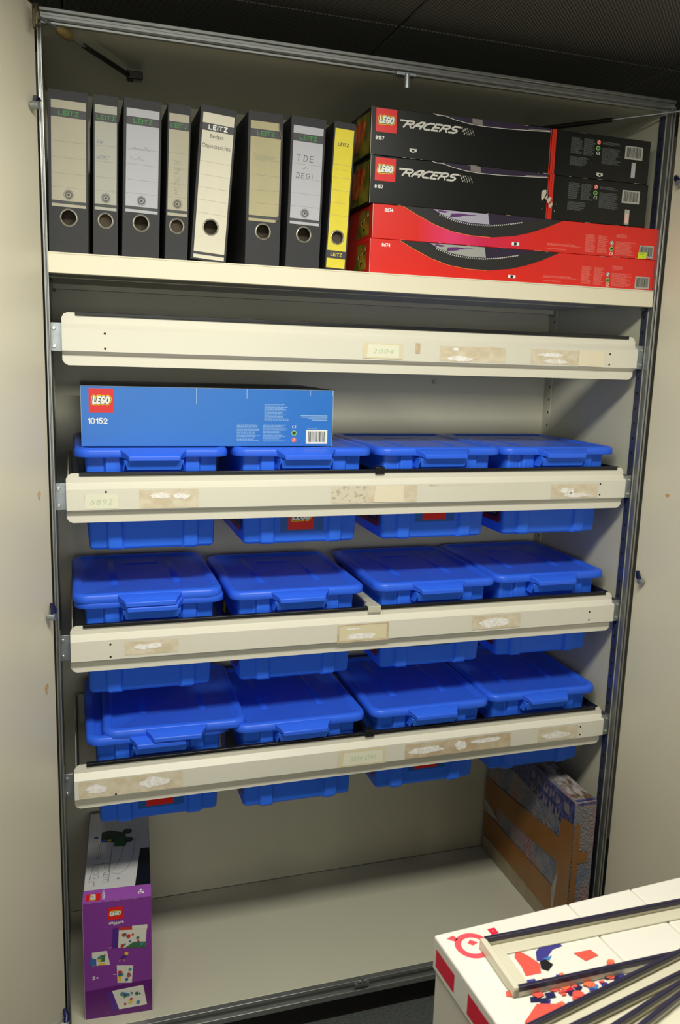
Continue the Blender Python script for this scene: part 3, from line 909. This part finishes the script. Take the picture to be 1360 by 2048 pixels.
# ------------------------------------------------------------------ blue storage bins
def rrect(hw, y0, y1, r, z, n=6):
    pts = []
    for (cx, cy, a0) in ((hw - r, y0 + r, -90), (hw - r, y1 - r, 0), (-hw + r, y1 - r, 90), (-hw + r, y0 + r, 180)):
        for k in range(n + 1):
            a = R(a0 + 90 * k / n); pts.append((cx + r * math.cos(a), cy + r * math.sin(a), z))
    return pts


LW, LD = .174, .405


def lid_mesh():
    mb = MB(); r = .034
    L = lambda i, z: rrect(LW - i, i, LD - i, r - i * .8, z)
    mb.loft([L(.0042, -.0205), L(.001, -.0205), L(0, -.019), L(.0002, -.009), L(.0025, -.003), L(.007, -.0004), L(.016, 0), L(.021, -.0012), L(.025, -.0052), L(.027, -.006)], 0, False, True)
    # raised ribs inside the recess
    for x in (-.075, .075):
        mb.loft([[(x - .008, .10, -.006), (x + .008, .10, -.006), (x + .008, .37, -.006), (x - .008, .37, -.006)], [(x - .005, .104, -.0042), (x + .005, .104, -.0042), (x + .005, .366, -.0042), (x - .005, .366, -.0042)]], 0, False, True)
    mb.loft([[(-.045, .30, -.006), (.045, .30, -.006), (.045, .34, -.006), (-.045, .34, -.006)], [(-.042, .303, -.0045), (.042, .303, -.0045), (.042, .337, -.0045), (-.042, .337, -.0045)]], 0, False, True)
    return mb


def tab_mesh(sgn=1):
    mb = MB()
    a = [(-.076, .010, -.0022), (.076, .010, -.0022), (.076, .010, -.0195), (-.076, .010, -.0195)]
    b0 = [(-.074, -.0005, -.0035), (.074, -.0005, -.0035), (.070, -.0005, -.0225), (-.070, -.0005, -.0225)]
    b1 = [(-.062, -.016, -.0100), (.062, -.016, -.0100), (.060, -.016, -.0245), (-.060, -.016, -.0245)]
    c = [(-.057, -.028, -.0155), (.057, -.028, -.0155), (.057, -.028, -.0265), (-.057, -.028, -.0265)]
    mb.loft([a, b0, b1, c]); return mb


def make_lid(parent, z):
    o = lid_mesh().build('lid', BLUE, parent, smooth=True, loc=(0, 0, z))
    tb = tab_mesh().build('lid_handle', BLUE, o, bevel=.0022, seg=3)
    return o


def body_loop(s, z, y0, y1, hw, rib):
    X = [-1, -.74, -.70, -.50, -.46, .46, .50, .70, .74, 1]
    Y = [0, 0, -rib, -rib, -.001, -.001, -rib, -rib, 0, 0]
    fr = [(x * hw, y0 + y, z) for x, y in zip(X, Y)]
    c = .010
    fr = [(-hw + .000, y0 + c, z), (-hw + .003, y0 + .003, z), (-hw + c, y0, z)] + fr[1:-1] + [(hw - c, y0, z), (hw - .003, y0 + .003, z), (hw, y0 + c, z)]
    bk = [(x * hw, y1 - y, z) for x, y in zip(X[::-1], Y[::-1])]
    bk = [(hw, y1 - c, z), (hw - .003, y1 - .003, z), (hw - c, y1, z)] + bk[1:-1] + [(-hw + c, y1, z), (-hw + .003, y1 - .003, z), (-hw, y1 - c, z)]
    return fr + bk


def make_bin():
    t = thing('storage_bin', '', 'storage bin', group='blue lidded storage bins hanging in the pull-out frames')
    mb = MB()
    zt, zb = .033, -.188
    ls = []
    for (f, z, ins) in ((0, zt, 0), (.5, (zt + zb) / 2, 0), (.97, zb + .006, 0), (1, zb, .0045)):
        hw = .150 - .006 * f - ins
        ls.append(body_loop(0, z, .026 + .010 * f + ins, .379 - .010 * f - ins, hw, .010))
    mb.loft(ls)
    mb.build('tub', BLUE2, t, bevel=.0016, seg=2)
    mb = MB()
    mb.loft([[(-.070, .020, .026), (.070, .020, .026), (.062, .020, .004), (-.062, .020, .004)],
             [(-.066, -.014, .026), (.066, -.014, .026), (.060, -.008, .004), (-.060, -.008, .004)]])
    for x in (-.064, .064):
        mb.add([(x - .0012, -.014, .028), (x + .0012, -.014, .028), (x + .0012, .024, .028), (x - .0012, .024, .028),
                (x * 1.06 - .0012, -.004, .001), (x * 1.06 + .0012, -.004, .001), (x * 1.06 + .0012, .024, .001), (x * 1.06 - .0012, .024, .001)],
               [(0, 1, 2, 3), (4, 5, 6, 7), (0, 1, 5, 4), (1, 2, 6, 5), (2, 3, 7, 6), (3, 0, 4, 7)])
    mb.build('grip', BLUE2, t, bevel=.001)
    make_lid(t, .0525)
    return t


def copy_tree(o, parent=None):
    c = o.copy(); COL.objects.link(c)
    if parent: c.parent = parent
    for ch in list(o.children): copy_tree(ch, c)
    return c


STB = mat('sticker_blue', (30, 92, 178), .4)
STR = mat('sticker_dark_red', (150, 24, 30), .4)


def side_sticker(t):
    n = Vector((-1, 0, -.027)).normalized()
    F = Face(t, (-.1510, .36, -.165), (0, -1, 0), (.030, 0, 1))
    mb = MB(); F.rect(mb, .09, .008, .318, .155, 1, 0); F.rect(mb, .10, .022, .304, .145, 2, 1); 
    for k in range(9): F.rect(mb, .258 + k * .0042, .028, .2598 + k * .0042, .065, 3, 2)
    F.rect(mb, .12, .10, .15, .13, 3, 3)
    mb.build('side_sticker', [STR, mat('sticker_dark', (20, 26, 40), .4), P2, YEL], t)


def front_sticker(t, zoff):
    # printed label on the front between the ribs; sits on the sloping front wall
    f = front(t, .0)
    V = Vector((0, .010 / -.221, 1)).normalized()
    F = Face(t, (0, .0250 + .0088, -.160), (1, 0, 0), V)
    mb = MB(); F.rect(mb, -.053, zoff - .005, .058, zoff + .10, 1, 0)
    mb.build('front_sticker', STB, t)
    F.logo(-.033, zoff, .066, lv=2)


proto = make_bin()
ROWN = ['top row, on the frame with the 6892 label', 'middle row', 'bottom row']
bins = []
SPEC = {
    1: [(.218, .048, 0, 'blue lidded bin at the left end of the upper row, under the blue carton'),
        (.578, .048, 0, 'blue lidded bin second in the upper row, logo sticker below the frame front'),
        (.938, .050, 0, 'blue lidded bin third in the upper row, first clear of the blue carton'),
        (1.288, .052, 0, 'blue lidded bin at the right end of the upper row')],
    2: [(.210, .044, 0, 'blue bin at the left end of the middle row, with a spare lid on top'),
        (.571, .044, .3, 'blue lidded bin second in the middle row, left of the cream divider'),
        (.946, .046, 0, 'blue lidded bin third in the middle row, right of the cream divider'),
        (1.297, .062, -.3, 'blue lidded bin at the right end of the middle row')],
    3: [(.228, .044, 0, 'blue bin at the left end of the lowest row, under a crooked spare lid'),
        (.582, .030, .5, 'blue lidded bin second in the lowest row, left of the black divider'),
        (.944, .034, 0, 'blue lidded bin third in the lowest row, right of the black divider'),
        (1.296, .054, -.2, 'blue lidded bin at the right end of the lowest row, above the bubble-wrapped box')]}
first = True
for row in (1, 2, 3):
    for j, (x, y, a, lab) in enumerate(SPEC[row]):
        o = proto if first else copy_tree(proto)
        first = False
        o.location = (x, y, DZ[row]); o.rotation_euler = (0, 0, R(a)); o['label'] = lab
        bins.append(o)
for i, o in enumerate(bins):
    if i % 4: side_sticker(o)
front_sticker(bins[1], .006); front_sticker(bins[2], .020); front_sticker(bins[8], .004); front_sticker(bins[10], .018); front_sticker(bins[6], .030)


def spare_lid(label, x, y, z, rz, rx=0):
    t = thing('bin_lid', label, 'lid', (x, y, z), (rx, 0, rz), 'spare lids on the left bins')
    o = lid_mesh().build('lid_plate', BLUE, t, smooth=True)
    tab_mesh().build('lid_handle', BLUE, t, bevel=.0022, seg=3)


spare_lid('spare blue lid lying square on the left bin of the middle row', .206, .043, DZ[2] + .0525 + .0135, R(0))
spare_lid('spare blue lid lying skewed to the right on the left bin of the lowest row', .266, .040, DZ[3] + .0525 + .0145, R(-1.5))

# ------------------------------------------------------------------ blue carton 10152
CBLUE = mat('carton_blue', (40, 116, 205), .34, noise=.02, nscale=10)
t = thing('long_carton', 'long blue carton 10152 lying across the lids of the two left bins', 'box', (.062, .085, DZ[1] + .0530), (0, 0, R(-.5)))
MB().box(0, .590, 0, .33, 0, .1365).build('carton_body', CBLUE, t, bevel=.001)
MB().box(.001, .589, .0015, .329, .1366, .1372).build('top_print', mat('dark_art', (40, 34, 44), .4, noise=.8, nscale=12), t)
mb = MB(); mb.loft([[(.25, .12, .1372), (.56, .10, .1372), (.57, .30, .1372), (.25, .31, .1372)], [(.30, .16, .1395), (.50, .14, .1392), (.50, .25, .1392), (.30, .26, .1395)]], 0, False, True)
mb.build('loose_flap', mat('dark_art_flap', (30, 27, 32), .5), t)
F = front(t)
F.logo(.017, .077, .054)
mb = MB(); F.stroke(mb, '10152', .0155, .0525, .0560, .0635, .0026, 1, 0); mb.build('number', WHITE, t)
F.fine([(.419, .102, .480, .062, 13), (.353, .054, .410, .013, 14), (.416, .052, .476, .011, 14), (.526, .046, .556, .042, 1)], BLUETXT)
mb = MB()
for k in range(4): F.rect(mb, .509 + k * .009 + (k == 1) * -.008, .0735 - k * .0034, .576, .0752 - k * .0034, 1)
mb.build('address_print', BLUETXT, t)
F.emblems((.493, .0155), (.493, .032), (.493, .047), .0062)
F.barcode(.523, .006, .577, .040, WHITE)
mb = MB()
for (x, z0, z1, wd) in ((.257, .098, .1365, .0012), (.376, .113, .1365, .0012), (.532, .121, .1365, .001), (.588, .123, .1365, .0008)): F.rect(mb, x, z0, x + wd, z1, 1)
F.rect(mb, 0, .1360, .59, .1366, 1); F.rect(mb, .5893, 0, .5902, .1366, 1); F.rect(mb, -.0002, 0, .0006, .1366, 1)
mb.build('worn_edge', mat('worn_blue', (170, 196, 224), .6), t)

# ------------------------------------------------------------------ purple carton
PUR = mat('carton_purple', (128, 56, 146), .38, noise=.02, nscale=10)
PUR2 = mat('carton_purple_dark', (96, 26, 110), .38)
PURL = mat('carton_purple_light', (160, 84, 180), .38)
PW, PD, PH = .165, .42, .325
t = carton('purple_carton', 'purple toy carton with white map-like top standing in the lower left corner', 'box', (.036, .052, 0.0003), PW, PD, PH, PUR, rot=R(-4))
F = front(t)
F.logo(.060, .272, .036, sh=.034)
mb = MB(); F.text(mb, 'explore', .062, .256, .098, .268, 1, 0, offset=.012, shear=-.1, jitter=.12); mb.build('series_lettering', WHITE, t)
mb = MB(); F.poly(mb, [(0, 0), (PW, 0), (PW, .090), (.12, .088), (.06, .084), (0, .080)], 1); mb.build('lower_band', PUR2, t)
mb = MB(); F.stroke(mb, '2+', .020, .111, .034, .119, .0018, 1, 0)
for (u, v) in ((.060, .194), (.050, .148), (.108, .089), (.054, .010), (.070, .117)): F.rect(mb, u, v, u + .008, v + .0013, 1)
mb.build('small_print', WHITE, t)
ART = [mat('art_white', (214, 212, 200), .5), mat('art_red', (200, 44, 40), .5), mat('art_blue', (60, 96, 160), .5), mat('art_green', (60, 110, 66), .5), mat('art_yellow', (226, 186, 50), .5), mat('art_violet', (80, 36, 130), .5), mat('art_teal', (70, 130, 140), .5)]


def art(name, quad, polys, seed, blobs, region):
    mb = MB()
    for (m_, pts, lv) in polys: F.poly(mb, pts, lv, m_)
    rs = random.Random(seed)
    u0, v0, u1, v1 = region
    for k in range(blobs):
        u, v = rs.uniform(u0, u1), rs.uniform(v0, v1); s_ = rs.uniform(.003, .007)
        n = rs.choice((4, 5, 7, 9)); a0 = rs.uniform(0, 6)
        F.poly(mb, [(u + s_ * rs.uniform(.6, 1.1) * math.cos(a0 + 2 * math.pi * i / n), v + s_ * rs.uniform(.6, 1.1) * math.sin(a0 + 2 * math.pi * i / n)) for i in range(n)], 4 + (k % 5), rs.choice((1, 2, 3, 4, 6, 1, 2)))
    mb.build(name, ART, t)


art('product_picture', 0, [(0, [(.083, .192), (.149, .184), (.154, .242), (.086, .248)], 2), (5, [(.067, .193), (.083, .192), (.086, .248), (.071, .248)], 2), (1, [(.086, .241), (.118, .238), (.118, .246), (.086, .249)], 3), (0, [(.117, .239), (.155, .236), (.155, .248), (.118, .249)], 3), (3, [(.10, .190), (.149, .184), (.150, .200), (.12, .203)], 3)], 1, 14, (.092, .196, .143, .232))
art('product_picture', 0, [(0, [(.020, .150), (.063, .147), (.056, .188), (.020, .188)], 2), (2, [(.014, .152), (.030, .150), (.030, .168), (.015, .175)], 3), (3, [(.038, .160), (.050, .158), (.052, .176), (.040, .178)], 3), (4, [(.036, .150), (.052, .150), (.050, .156), (.034, .155)], 4)], 2, 4, (.030, .155, .052, .178))
art('product_picture', 0, [(0, [(.080, .093), (.115, .088), (.119, .137), (.079, .143)], 2), (4, [(.082, .098), (.090, .096), (.090, .125), (.082, .128)], 3)], 3, 9, (.086, .098, .112, .130))
art('product_picture', 0, [(0, [(.083, .016), (.152, .019), (.143, .077), (.066, .072)], 2), (5, [(.067, .014), (.083, .015), (.066, .073), (.053, .071)], 2)], 4, 12, (.086, .026, .136, .062))
mb = MB(); F.poly(mb, [(.086, .160), (.098, .158), (.104, .168), (.098, .172)], 2, 0); F.disc(mb, .103, .173, .005, 3, 1); F.lines(mb, [(.088, .159), (.085, .153)], .0014, 2, 1); F.lines(mb, [(.096, .159), (.098, .152)], .0014, 2, 1)
mb.build('figure_print', [ART[5], ART[4]], t)
T = Face(t, (0, 0, PH), (1, 0, 0), (0, 1, 0))
mb = MB(); T.rect(mb, 0, 0, PW, .049, 1, 0); mb.build('top_band', PURL, t)
T.logo(.008, .006, .034, sh=.028, turn=90, lv=2)
mb = MB(); T.text(mb, 'explore', .044, .008, .055, .044, 2, 0, offset=.012, turn=90); mb.build('series_lettering', WHITE, t); mb = MB(); T.stroke(mb, '2+', .134, .014, .146, .032, .0026, 2, 0, turn=90)
mb.build('top_lettering', WHITE, t)
mb = MB(); T.rect(mb, .001, .050, PW - .001, PD - .001, 1, 0); mb.build('map_print', mat('map_white', (206, 206, 204), .45), t)
mb = MB(); T.poly(mb, [(.126, .050), (PW - .0008, .050), (PW - .0008, .215), (.140, .215)], 2, 0); mb.build('dark_corner_print', mat('print_near_black', (16, 20, 26), .3), t)
mb = MB()
for a, c in ((.013, .105), (.018, .105), (.022, .105)):
    T.lines(mb, [(a + .012, .18), (a + .016, .26)], .0007, 2)
T.lines(mb, [(.012, .085), (.020, .16), (.060, .16), (.060, .120), (.048, .118), (.046, .105)], .0010, 2)
T.lines(mb, [(.010, .085), (.024, .085), (.025, .065)], .0010, 2)
T.lines(mb, [(.060, .075), (.066, .25)], .0009, 2)
T.lines(mb, [(.070, .130), (.080, .150), (.092, .20), (.098, .26)], .0008, 2)
T.lines(mb, [(.066, .115), (.085, .108), (.105, .125), (.122, .19), (.128, .27)], .0008, 2)
for (u, v) in ((.020, .135), (.021, .115), (.022, .098), (.048, .140), (.046, .098), (.046, .078)):
    T.lines(mb, [(u, v), (u + .012, v), (u + .012, v + .011), (u, v + .011), (u, v)], .0007, 2)
T.disc(mb, .084, .088, .0035, 2, r2=.002)
mb.build('line_drawing', mat('map_line', (70, 70, 74), .6), t)
mb = MB()
T.poly(mb, [(.035, .262), (.060, .258), (.090, .245), (.105, .270), (.098, .300), (.060, .318), (.036, .312)], 3, 0)
T.poly(mb, [(.070, .236), (.100, .232), (.108, .262), (.095, .290), (.075, .275)], 4, 1)
T.disc(mb, .110, .262, .012, 5, 2); T.disc(mb, .110, .262, .008, 6, 3); T.disc(mb, .106, .305, .012, 5, 2); T.disc(mb, .106, .305, .007, 6, 3)
T.disc(mb, .044, .266, .008, 5, 4); T.disc(mb, .058, .266, .006, 5, 5); T.disc(mb, .022, .288, .006, 3, 4)
mb.build('tractor_print', [mat('tractor_dark_green', (16, 44, 30), .4), mat('tractor_green', (10, 84, 34), .4), INK, mat('wheel_grey', (70, 60, 66), .5), ART[2], ART[4]], t)
mb = MB()
for q in range(7): F.rect(mb, .01 + q * .022, PH - .0012, .022 + q * .022, PH - .0004, 2)
F.rect(mb, -.0002, 0, .0006, PH, 2); F.rect(mb, .012, 0, .026, .0012, 3)
mb.build('worn_edge', mat('worn_purple', (190, 150, 196), .7), t)

# ------------------------------------------------------------------ bubble-wrapped box
BW = bpy.data.materials.new('bubble_wrapped_print'); BW.use_nodes = True
nt = BW.node_tree; b = nt.nodes['Principled BSDF']; b.inputs['Roughness'].default_value = .22; b.inputs['Coat Weight'].default_value = .5
tc = nt.nodes.new('ShaderNodeTexCoord')
no = nt.nodes.new('ShaderNodeTexNoise'); no.inputs['Scale'].default_value = 7; no.inputs['Detail'].default_value = 5
cr = nt.nodes.new('ShaderNodeValToRGB'); cr.color_ramp.elements[0].position = .3; cr.color_ramp.elements[0].color = lin((62, 72, 104))
cr.color_ramp.elements[1].position = .72; cr.color_ramp.elements[1].color = lin((156, 150, 146))
for p_, c_ in ((.42, (104, 110, 128)), (.52, (128, 120, 122)), (.60, (142, 104, 106))):
    e = cr.color_ramp.elements.new(p_); e.color = lin(c_)
vo = nt.nodes.new('ShaderNodeTexVoronoi'); vo.inputs['Scale'].default_value = 150
bp = nt.nodes.new('ShaderNodeBump'); bp.inputs['Strength'].default_value = .9; bp.inputs['Distance'].default_value = .003; bp.invert = True
nt.links.new(tc.outputs['Object'], no.inputs['Vector']); nt.links.new(tc.outputs['Object'], vo.inputs['Vector'])
nt.links.new(no.outputs['Fac'], cr.inputs[0]); nt.links.new(cr.outputs[0], b.inputs['Base Color'])
nt.links.new(vo.outputs['Distance'], bp.inputs['Height']); nt.links.new(bp.outputs[0], b.inputs['Normal'])
BTAPE = mat('brown_parcel_tape', (136, 92, 46), .3, noise=.12, nscale=12, bump=.3, bscale=40)
WRAPB = two_tone('wrapped_deep_blue', (40, 42, 92), (86, 92, 140), 60, .4, .65, .25)
WRAPG = two_tone('wrapped_gold_art', (96, 76, 50), (176, 170, 168), 22, .40, .6, .25, (2, 1, 1))
BWd, BD, BH = .071, .515, .452
t = thing('wrapped_box', 'bubble-wrapped blue picture box bound with brown tape, standing in the lower right corner', 'box', (1.368, -.034, .0003))
nx, ny, nz = 5, 16, 14
mb = MB()
mb.box(0, BWd, 0, BD, 0, BH)
o = mb.build('wrapped_body', BW, t, bevel=.006, seg=3)
L = Face(t, (0, BD, 0), (0, -1, 0), (0, 0, 1))   # left side, u runs from the back to the front
F = front(t)
mb = MB(); L.poly(mb, [(.0, .385), (BD - .004, .352), (BD - .004, BH - .005), (.0, BH - .005)], 2); mb.build('blue_panel', WRAPB, t)
mb = MB()
rs = random.Random(9)
for k in range(10):
    if k == 5:
        mb.build('blurred_lettering', mat('wrapped_pale', (120, 112, 116), .3), t); mb = MB()
    u = .28 + (k % 5) * .034; v = .408 - (k // 5) * .040 - (k % 5) * .002
    L.poly(mb, [(u, v), (u + .008, v - .001), (u + .009, v + .024), (u + .001, v + .026)], 3)
    L.poly(mb, [(u + .008, v + rs.choice((.0, .010))), (u + .022, v + rs.choice((.0, .010))), (u + .022, v + .012), (u + .009, v + .013)], 3.2)
    L.poly(mb, [(u + .016, v + .010), (u + .023, v + .010), (u + .023, v + .025), (u + .017, v + .025)], 3.4)
mb.build('blurred_lettering', mat('wrapped_pale', (120, 112, 116), .3), t); mb = MB()
L.poly(mb, [(BD - .055, .40), (BD - .03, .397), (BD - .03, .425), (BD - .055, .428)], 3)
mb.build('blurred_lettering', mat('wrapped_pale', (120, 112, 116), .3), t)
T = Face(t, (0, 0, BH), (1, 0, 0), (0, 1, 0))
mb = MB(); T.rect(mb, .006, .006, BWd - .006, BD - .006, 2); mb.build('top_picture', WRAPG, t)
mb = MB(); T.rect(mb, .004, .002, BWd - .004, .012, 3); F.rect(mb, .004, BH - .010, BWd - .004, BH - .003, 3); mb.build('top_edge_print', WRAPB, t)
mb = MB()
L.poly(mb, [(0, .270), (.20, .285), (.49, .312), (.49, .232), (.22, .208), (0, .195)], 6)
L.poly(mb, [(0, .145), (.18, .142), (.49, .140), (.49, .045), (.17, .055), (0, .060)], 6)
L.poly(mb, [(.012, .195), (.05, .195), (.085, .205), (.075, .165), (.04, .16)], 5)
mb.build('brown_tape', BTAPE, t)
mb = MB(); L.poly(mb, [(BD - .062, .375), (BD + .0005, .385), (BD + .0005, .0), (BD - .075, .0), (BD - .070, .2)], 8)
F.poly(mb, [(.0, .385), (.018, .385), (.019, .0), (.0, .0)], 8); F.poly(mb, [(.018, .300), (.050, .296), (.046, .262), (.018, .262)], 8)
mb.build('brown_tape', BTAPE, t)
FILM = mat('loose_film', (150, 150, 146), .25, noise=.2, nscale=30)
mb = MB(); L.poly(mb, [(.43, .13), (.458, .205), (.445, .046)], 9); L.poly(mb, [(.0, .145), (.07, .150), (.09, .165), (.0, .19)], 7); mb.build('film_flap', FILM, t)
mb = MB(); L.rect(mb, 0, .002, BD - .08, .055, 4); mb.build('lower_card', mat('wrapped_card', (150, 138, 112), .4, noise=.1, nscale=20), t)

# ------------------------------------------------------------------ white cartons in the right foreground
CW = mat('carton_white', (236, 233, 222), .42, noise=.01, nscale=8)
CW2 = mat('carton_white_side', (222, 216, 204), .5)
TZ = .720
RED2 = mat('print_crimson', (226, 30, 62), .4)
RED3 = mat('print_pink_red', (238, 84, 96), .4)
base = Vector((.594, -.757, 0)); ROT = R(3)
U = Vector((math.cos(ROT), math.sin(ROT), 0))
off = 0
WL = ['large white carton with red ring print, nearest of the foreground row', 'white carton beside the printed one, second of the foreground row',
      'white carton third of the foreground row, under the metal frames', 'white carton last of the foreground row by the picture edge']
for k, wd in enumerate((.266, .137, .130, .20)):
    p = base + U * off
    t = thing('white_carton', WL[k], 'box', (p.x, p.y, -.13), (0, 0, ROT), 'white cartons in the foreground')
    hh = TZ + .13; dd = .40
    MB().box(.005, wd - .005, -dd + .005, -.005, 0, hh - .02).build('carton_body', CW2, t, bevel=.002)
    MB().box(.0006, wd - .0006, -dd, 0, hh - .062, hh).build('carton_lid', CW, t, bevel=.004, seg=3)
    if k == 0:
        T = Face(t, (0, 0, hh), (1, 0, 0), (0, 1, 0))
        mb = MB(); n = 36
        T.disc(mb, .050, -.044, .0300, 1, 0, n=n, r2=.0195)
        T.poly(mb, [(.016, -.016), (.030, -.012), (.034, -.022), (.026, -.026)], 1); T.poly(mb, [(.052, -.030), (.062, -.040), (.050, -.044), (.044, -.036)], 1)
        mb.build('ring_print', RED3, t)
        mb = MB(); T.rect(mb, .093, -.031, .107, -.016, 1, 0); T.rect(mb, .097, -.026, .102, -.021, 2, 1); mb.build('logo', [RED2, RED3], t)
        mb = MB(); T.rect(mb, .094, -.078, .105, -.063, 1, 0); mb.build('logo', RED2, t)
        mb = MB()
        cols = [mat('print_coral', (232, 92, 78), .4), mat('print_indigo', (64, 58, 140), .4), mat('print_sky', (60, 130, 196), .4), mat('print_navy', (34, 38, 84), .4), RED2, mat('print_orange_red', (240, 120, 80), .4), INK]
        T.poly(mb, [(.100, -.090), (.112, -.074), (.124, -.095), (.131, -.115), (.121, -.134), (.094, -.132), (.099, -.112)], 1, 0)
        T.poly(mb, [(.130, -.108), (.140, -.090), (.158, -.079), (.190, -.078), (.190, -.092), (.170, -.094), (.155, -.104), (.142, -.116)], 2, 1)
        T.poly(mb, [(.133, -.112), (.145, -.110), (.150, -.124), (.134, -.134), (.126, -.126)], 3, 6)
        T.poly(mb, [(.140, -.108), (.160, -.106), (.150, -.114)], 3, 2)
        T.poly(mb, [(.197, -.112), (.229, -.114), (.233, -.130), (.205, -.134)], 2, 0)
        rs = random.Random(11)
        for q in range(80):
            u, v = rs.uniform(.052, .245), rs.uniform(-.215, -.148)
            if u < .10 and v < -.19: continue
            s_ = rs.uniform(.004, .011); n = rs.choice((4, 4, 5, 6)); a0 = rs.uniform(0, 6)
            T.poly(mb, [(u + s_ * math.cos(a0 + 2 * math.pi * i / n), v + s_ * .7 * math.sin(a0 + 2 * math.pi * i / n)) for i in range(n)], 3 + q * .08, rs.choice((0, 1, 2, 3, 0, 5, 4)))
        T.poly(mb, [(.036, -.216), (.075, -.190), (.110, -.202), (.085, -.235), (.05, -.232)], 12, 0)
        mb.build('brick_pile_print', cols, t)
        L = Face(t, (.0006, 0, hh), (0, -1, 0), (0, 0, 1))
        mb = MB(); L.rect(mb, .012, -.050, .075, -.018, 1); mb.build('side_print', RED2, t); mb = MB(); L.rect(mb, .118, -.052, .20, -.016, 1)
        mb.build('side_print', RED2, t)
    off += wd

# removed hanging frames lying across the cartons
FRM = mat('frame_paint', (218, 213, 190), .38, noise=.02, nscale=8)
FSTR = mat('frame_strip', (34, 30, 58), .4)


def metal_frame(label, x, y, z, rot, ln=.46, wd=.114, h=.018):
    """x,y = far left corner of the frame, it extends to the right and towards the camera"""
    t = thing('metal_frame', label, 'frame', (x, y, z), (0, 0, rot), 'loose frames on the white cartons')
    mb = MB(); th = .0025
    mb.box(0, ln, -th, 0, 0, h - .004); mb.box(0, ln, -wd, -wd + th, 0, h - .004)
    mb.box(0, .010, -wd, 0, 0, h); mb.box(ln - .010, ln, -wd, 0, 0, h)
    fl = .026
    mb.box(.036, ln - .036, -fl, 0, 0, .003); mb.box(.036, ln - .036, -wd, -wd + .012, 0, .003)
    mb.box(0, .036, -wd, 0, 0, .003); mb.box(ln - .036, ln, -wd, 0, 0, .003)
    mb.build('frame_body', FRM, t, bevel=.001)
    for yy in (-.0045, -wd - .0015):
        MB().box(.008, ln - .002, yy, yy + .0065, h - .008, h + .001).build('edge_strip', FSTR, t, bevel=.001)
    return t


metal_frame('loose cream metal frame lying flat and straight, its left end beside the ring print', .653, -.807, TZ + .0005, R(-.3))
metal_frame('loose cream metal frame with dark edges lying askew across the straight one', .600, -1.013, TZ + .0200, R(12.5), ln=.5)
metal_frame('loose cream metal frame third from the bottom of the pile of frames', .630, -1.051, TZ + .0395, R(11.7), ln=.5)
metal_frame('loose cream metal frame directly under the topmost one of the pile', .670, -1.088, TZ + .0590, R(16.5), ln=.5)
metal_frame('topmost loose cream metal frame of the pile, in the bottom right corner', .690, -1.118, TZ + .0785, R(20), ln=.5)
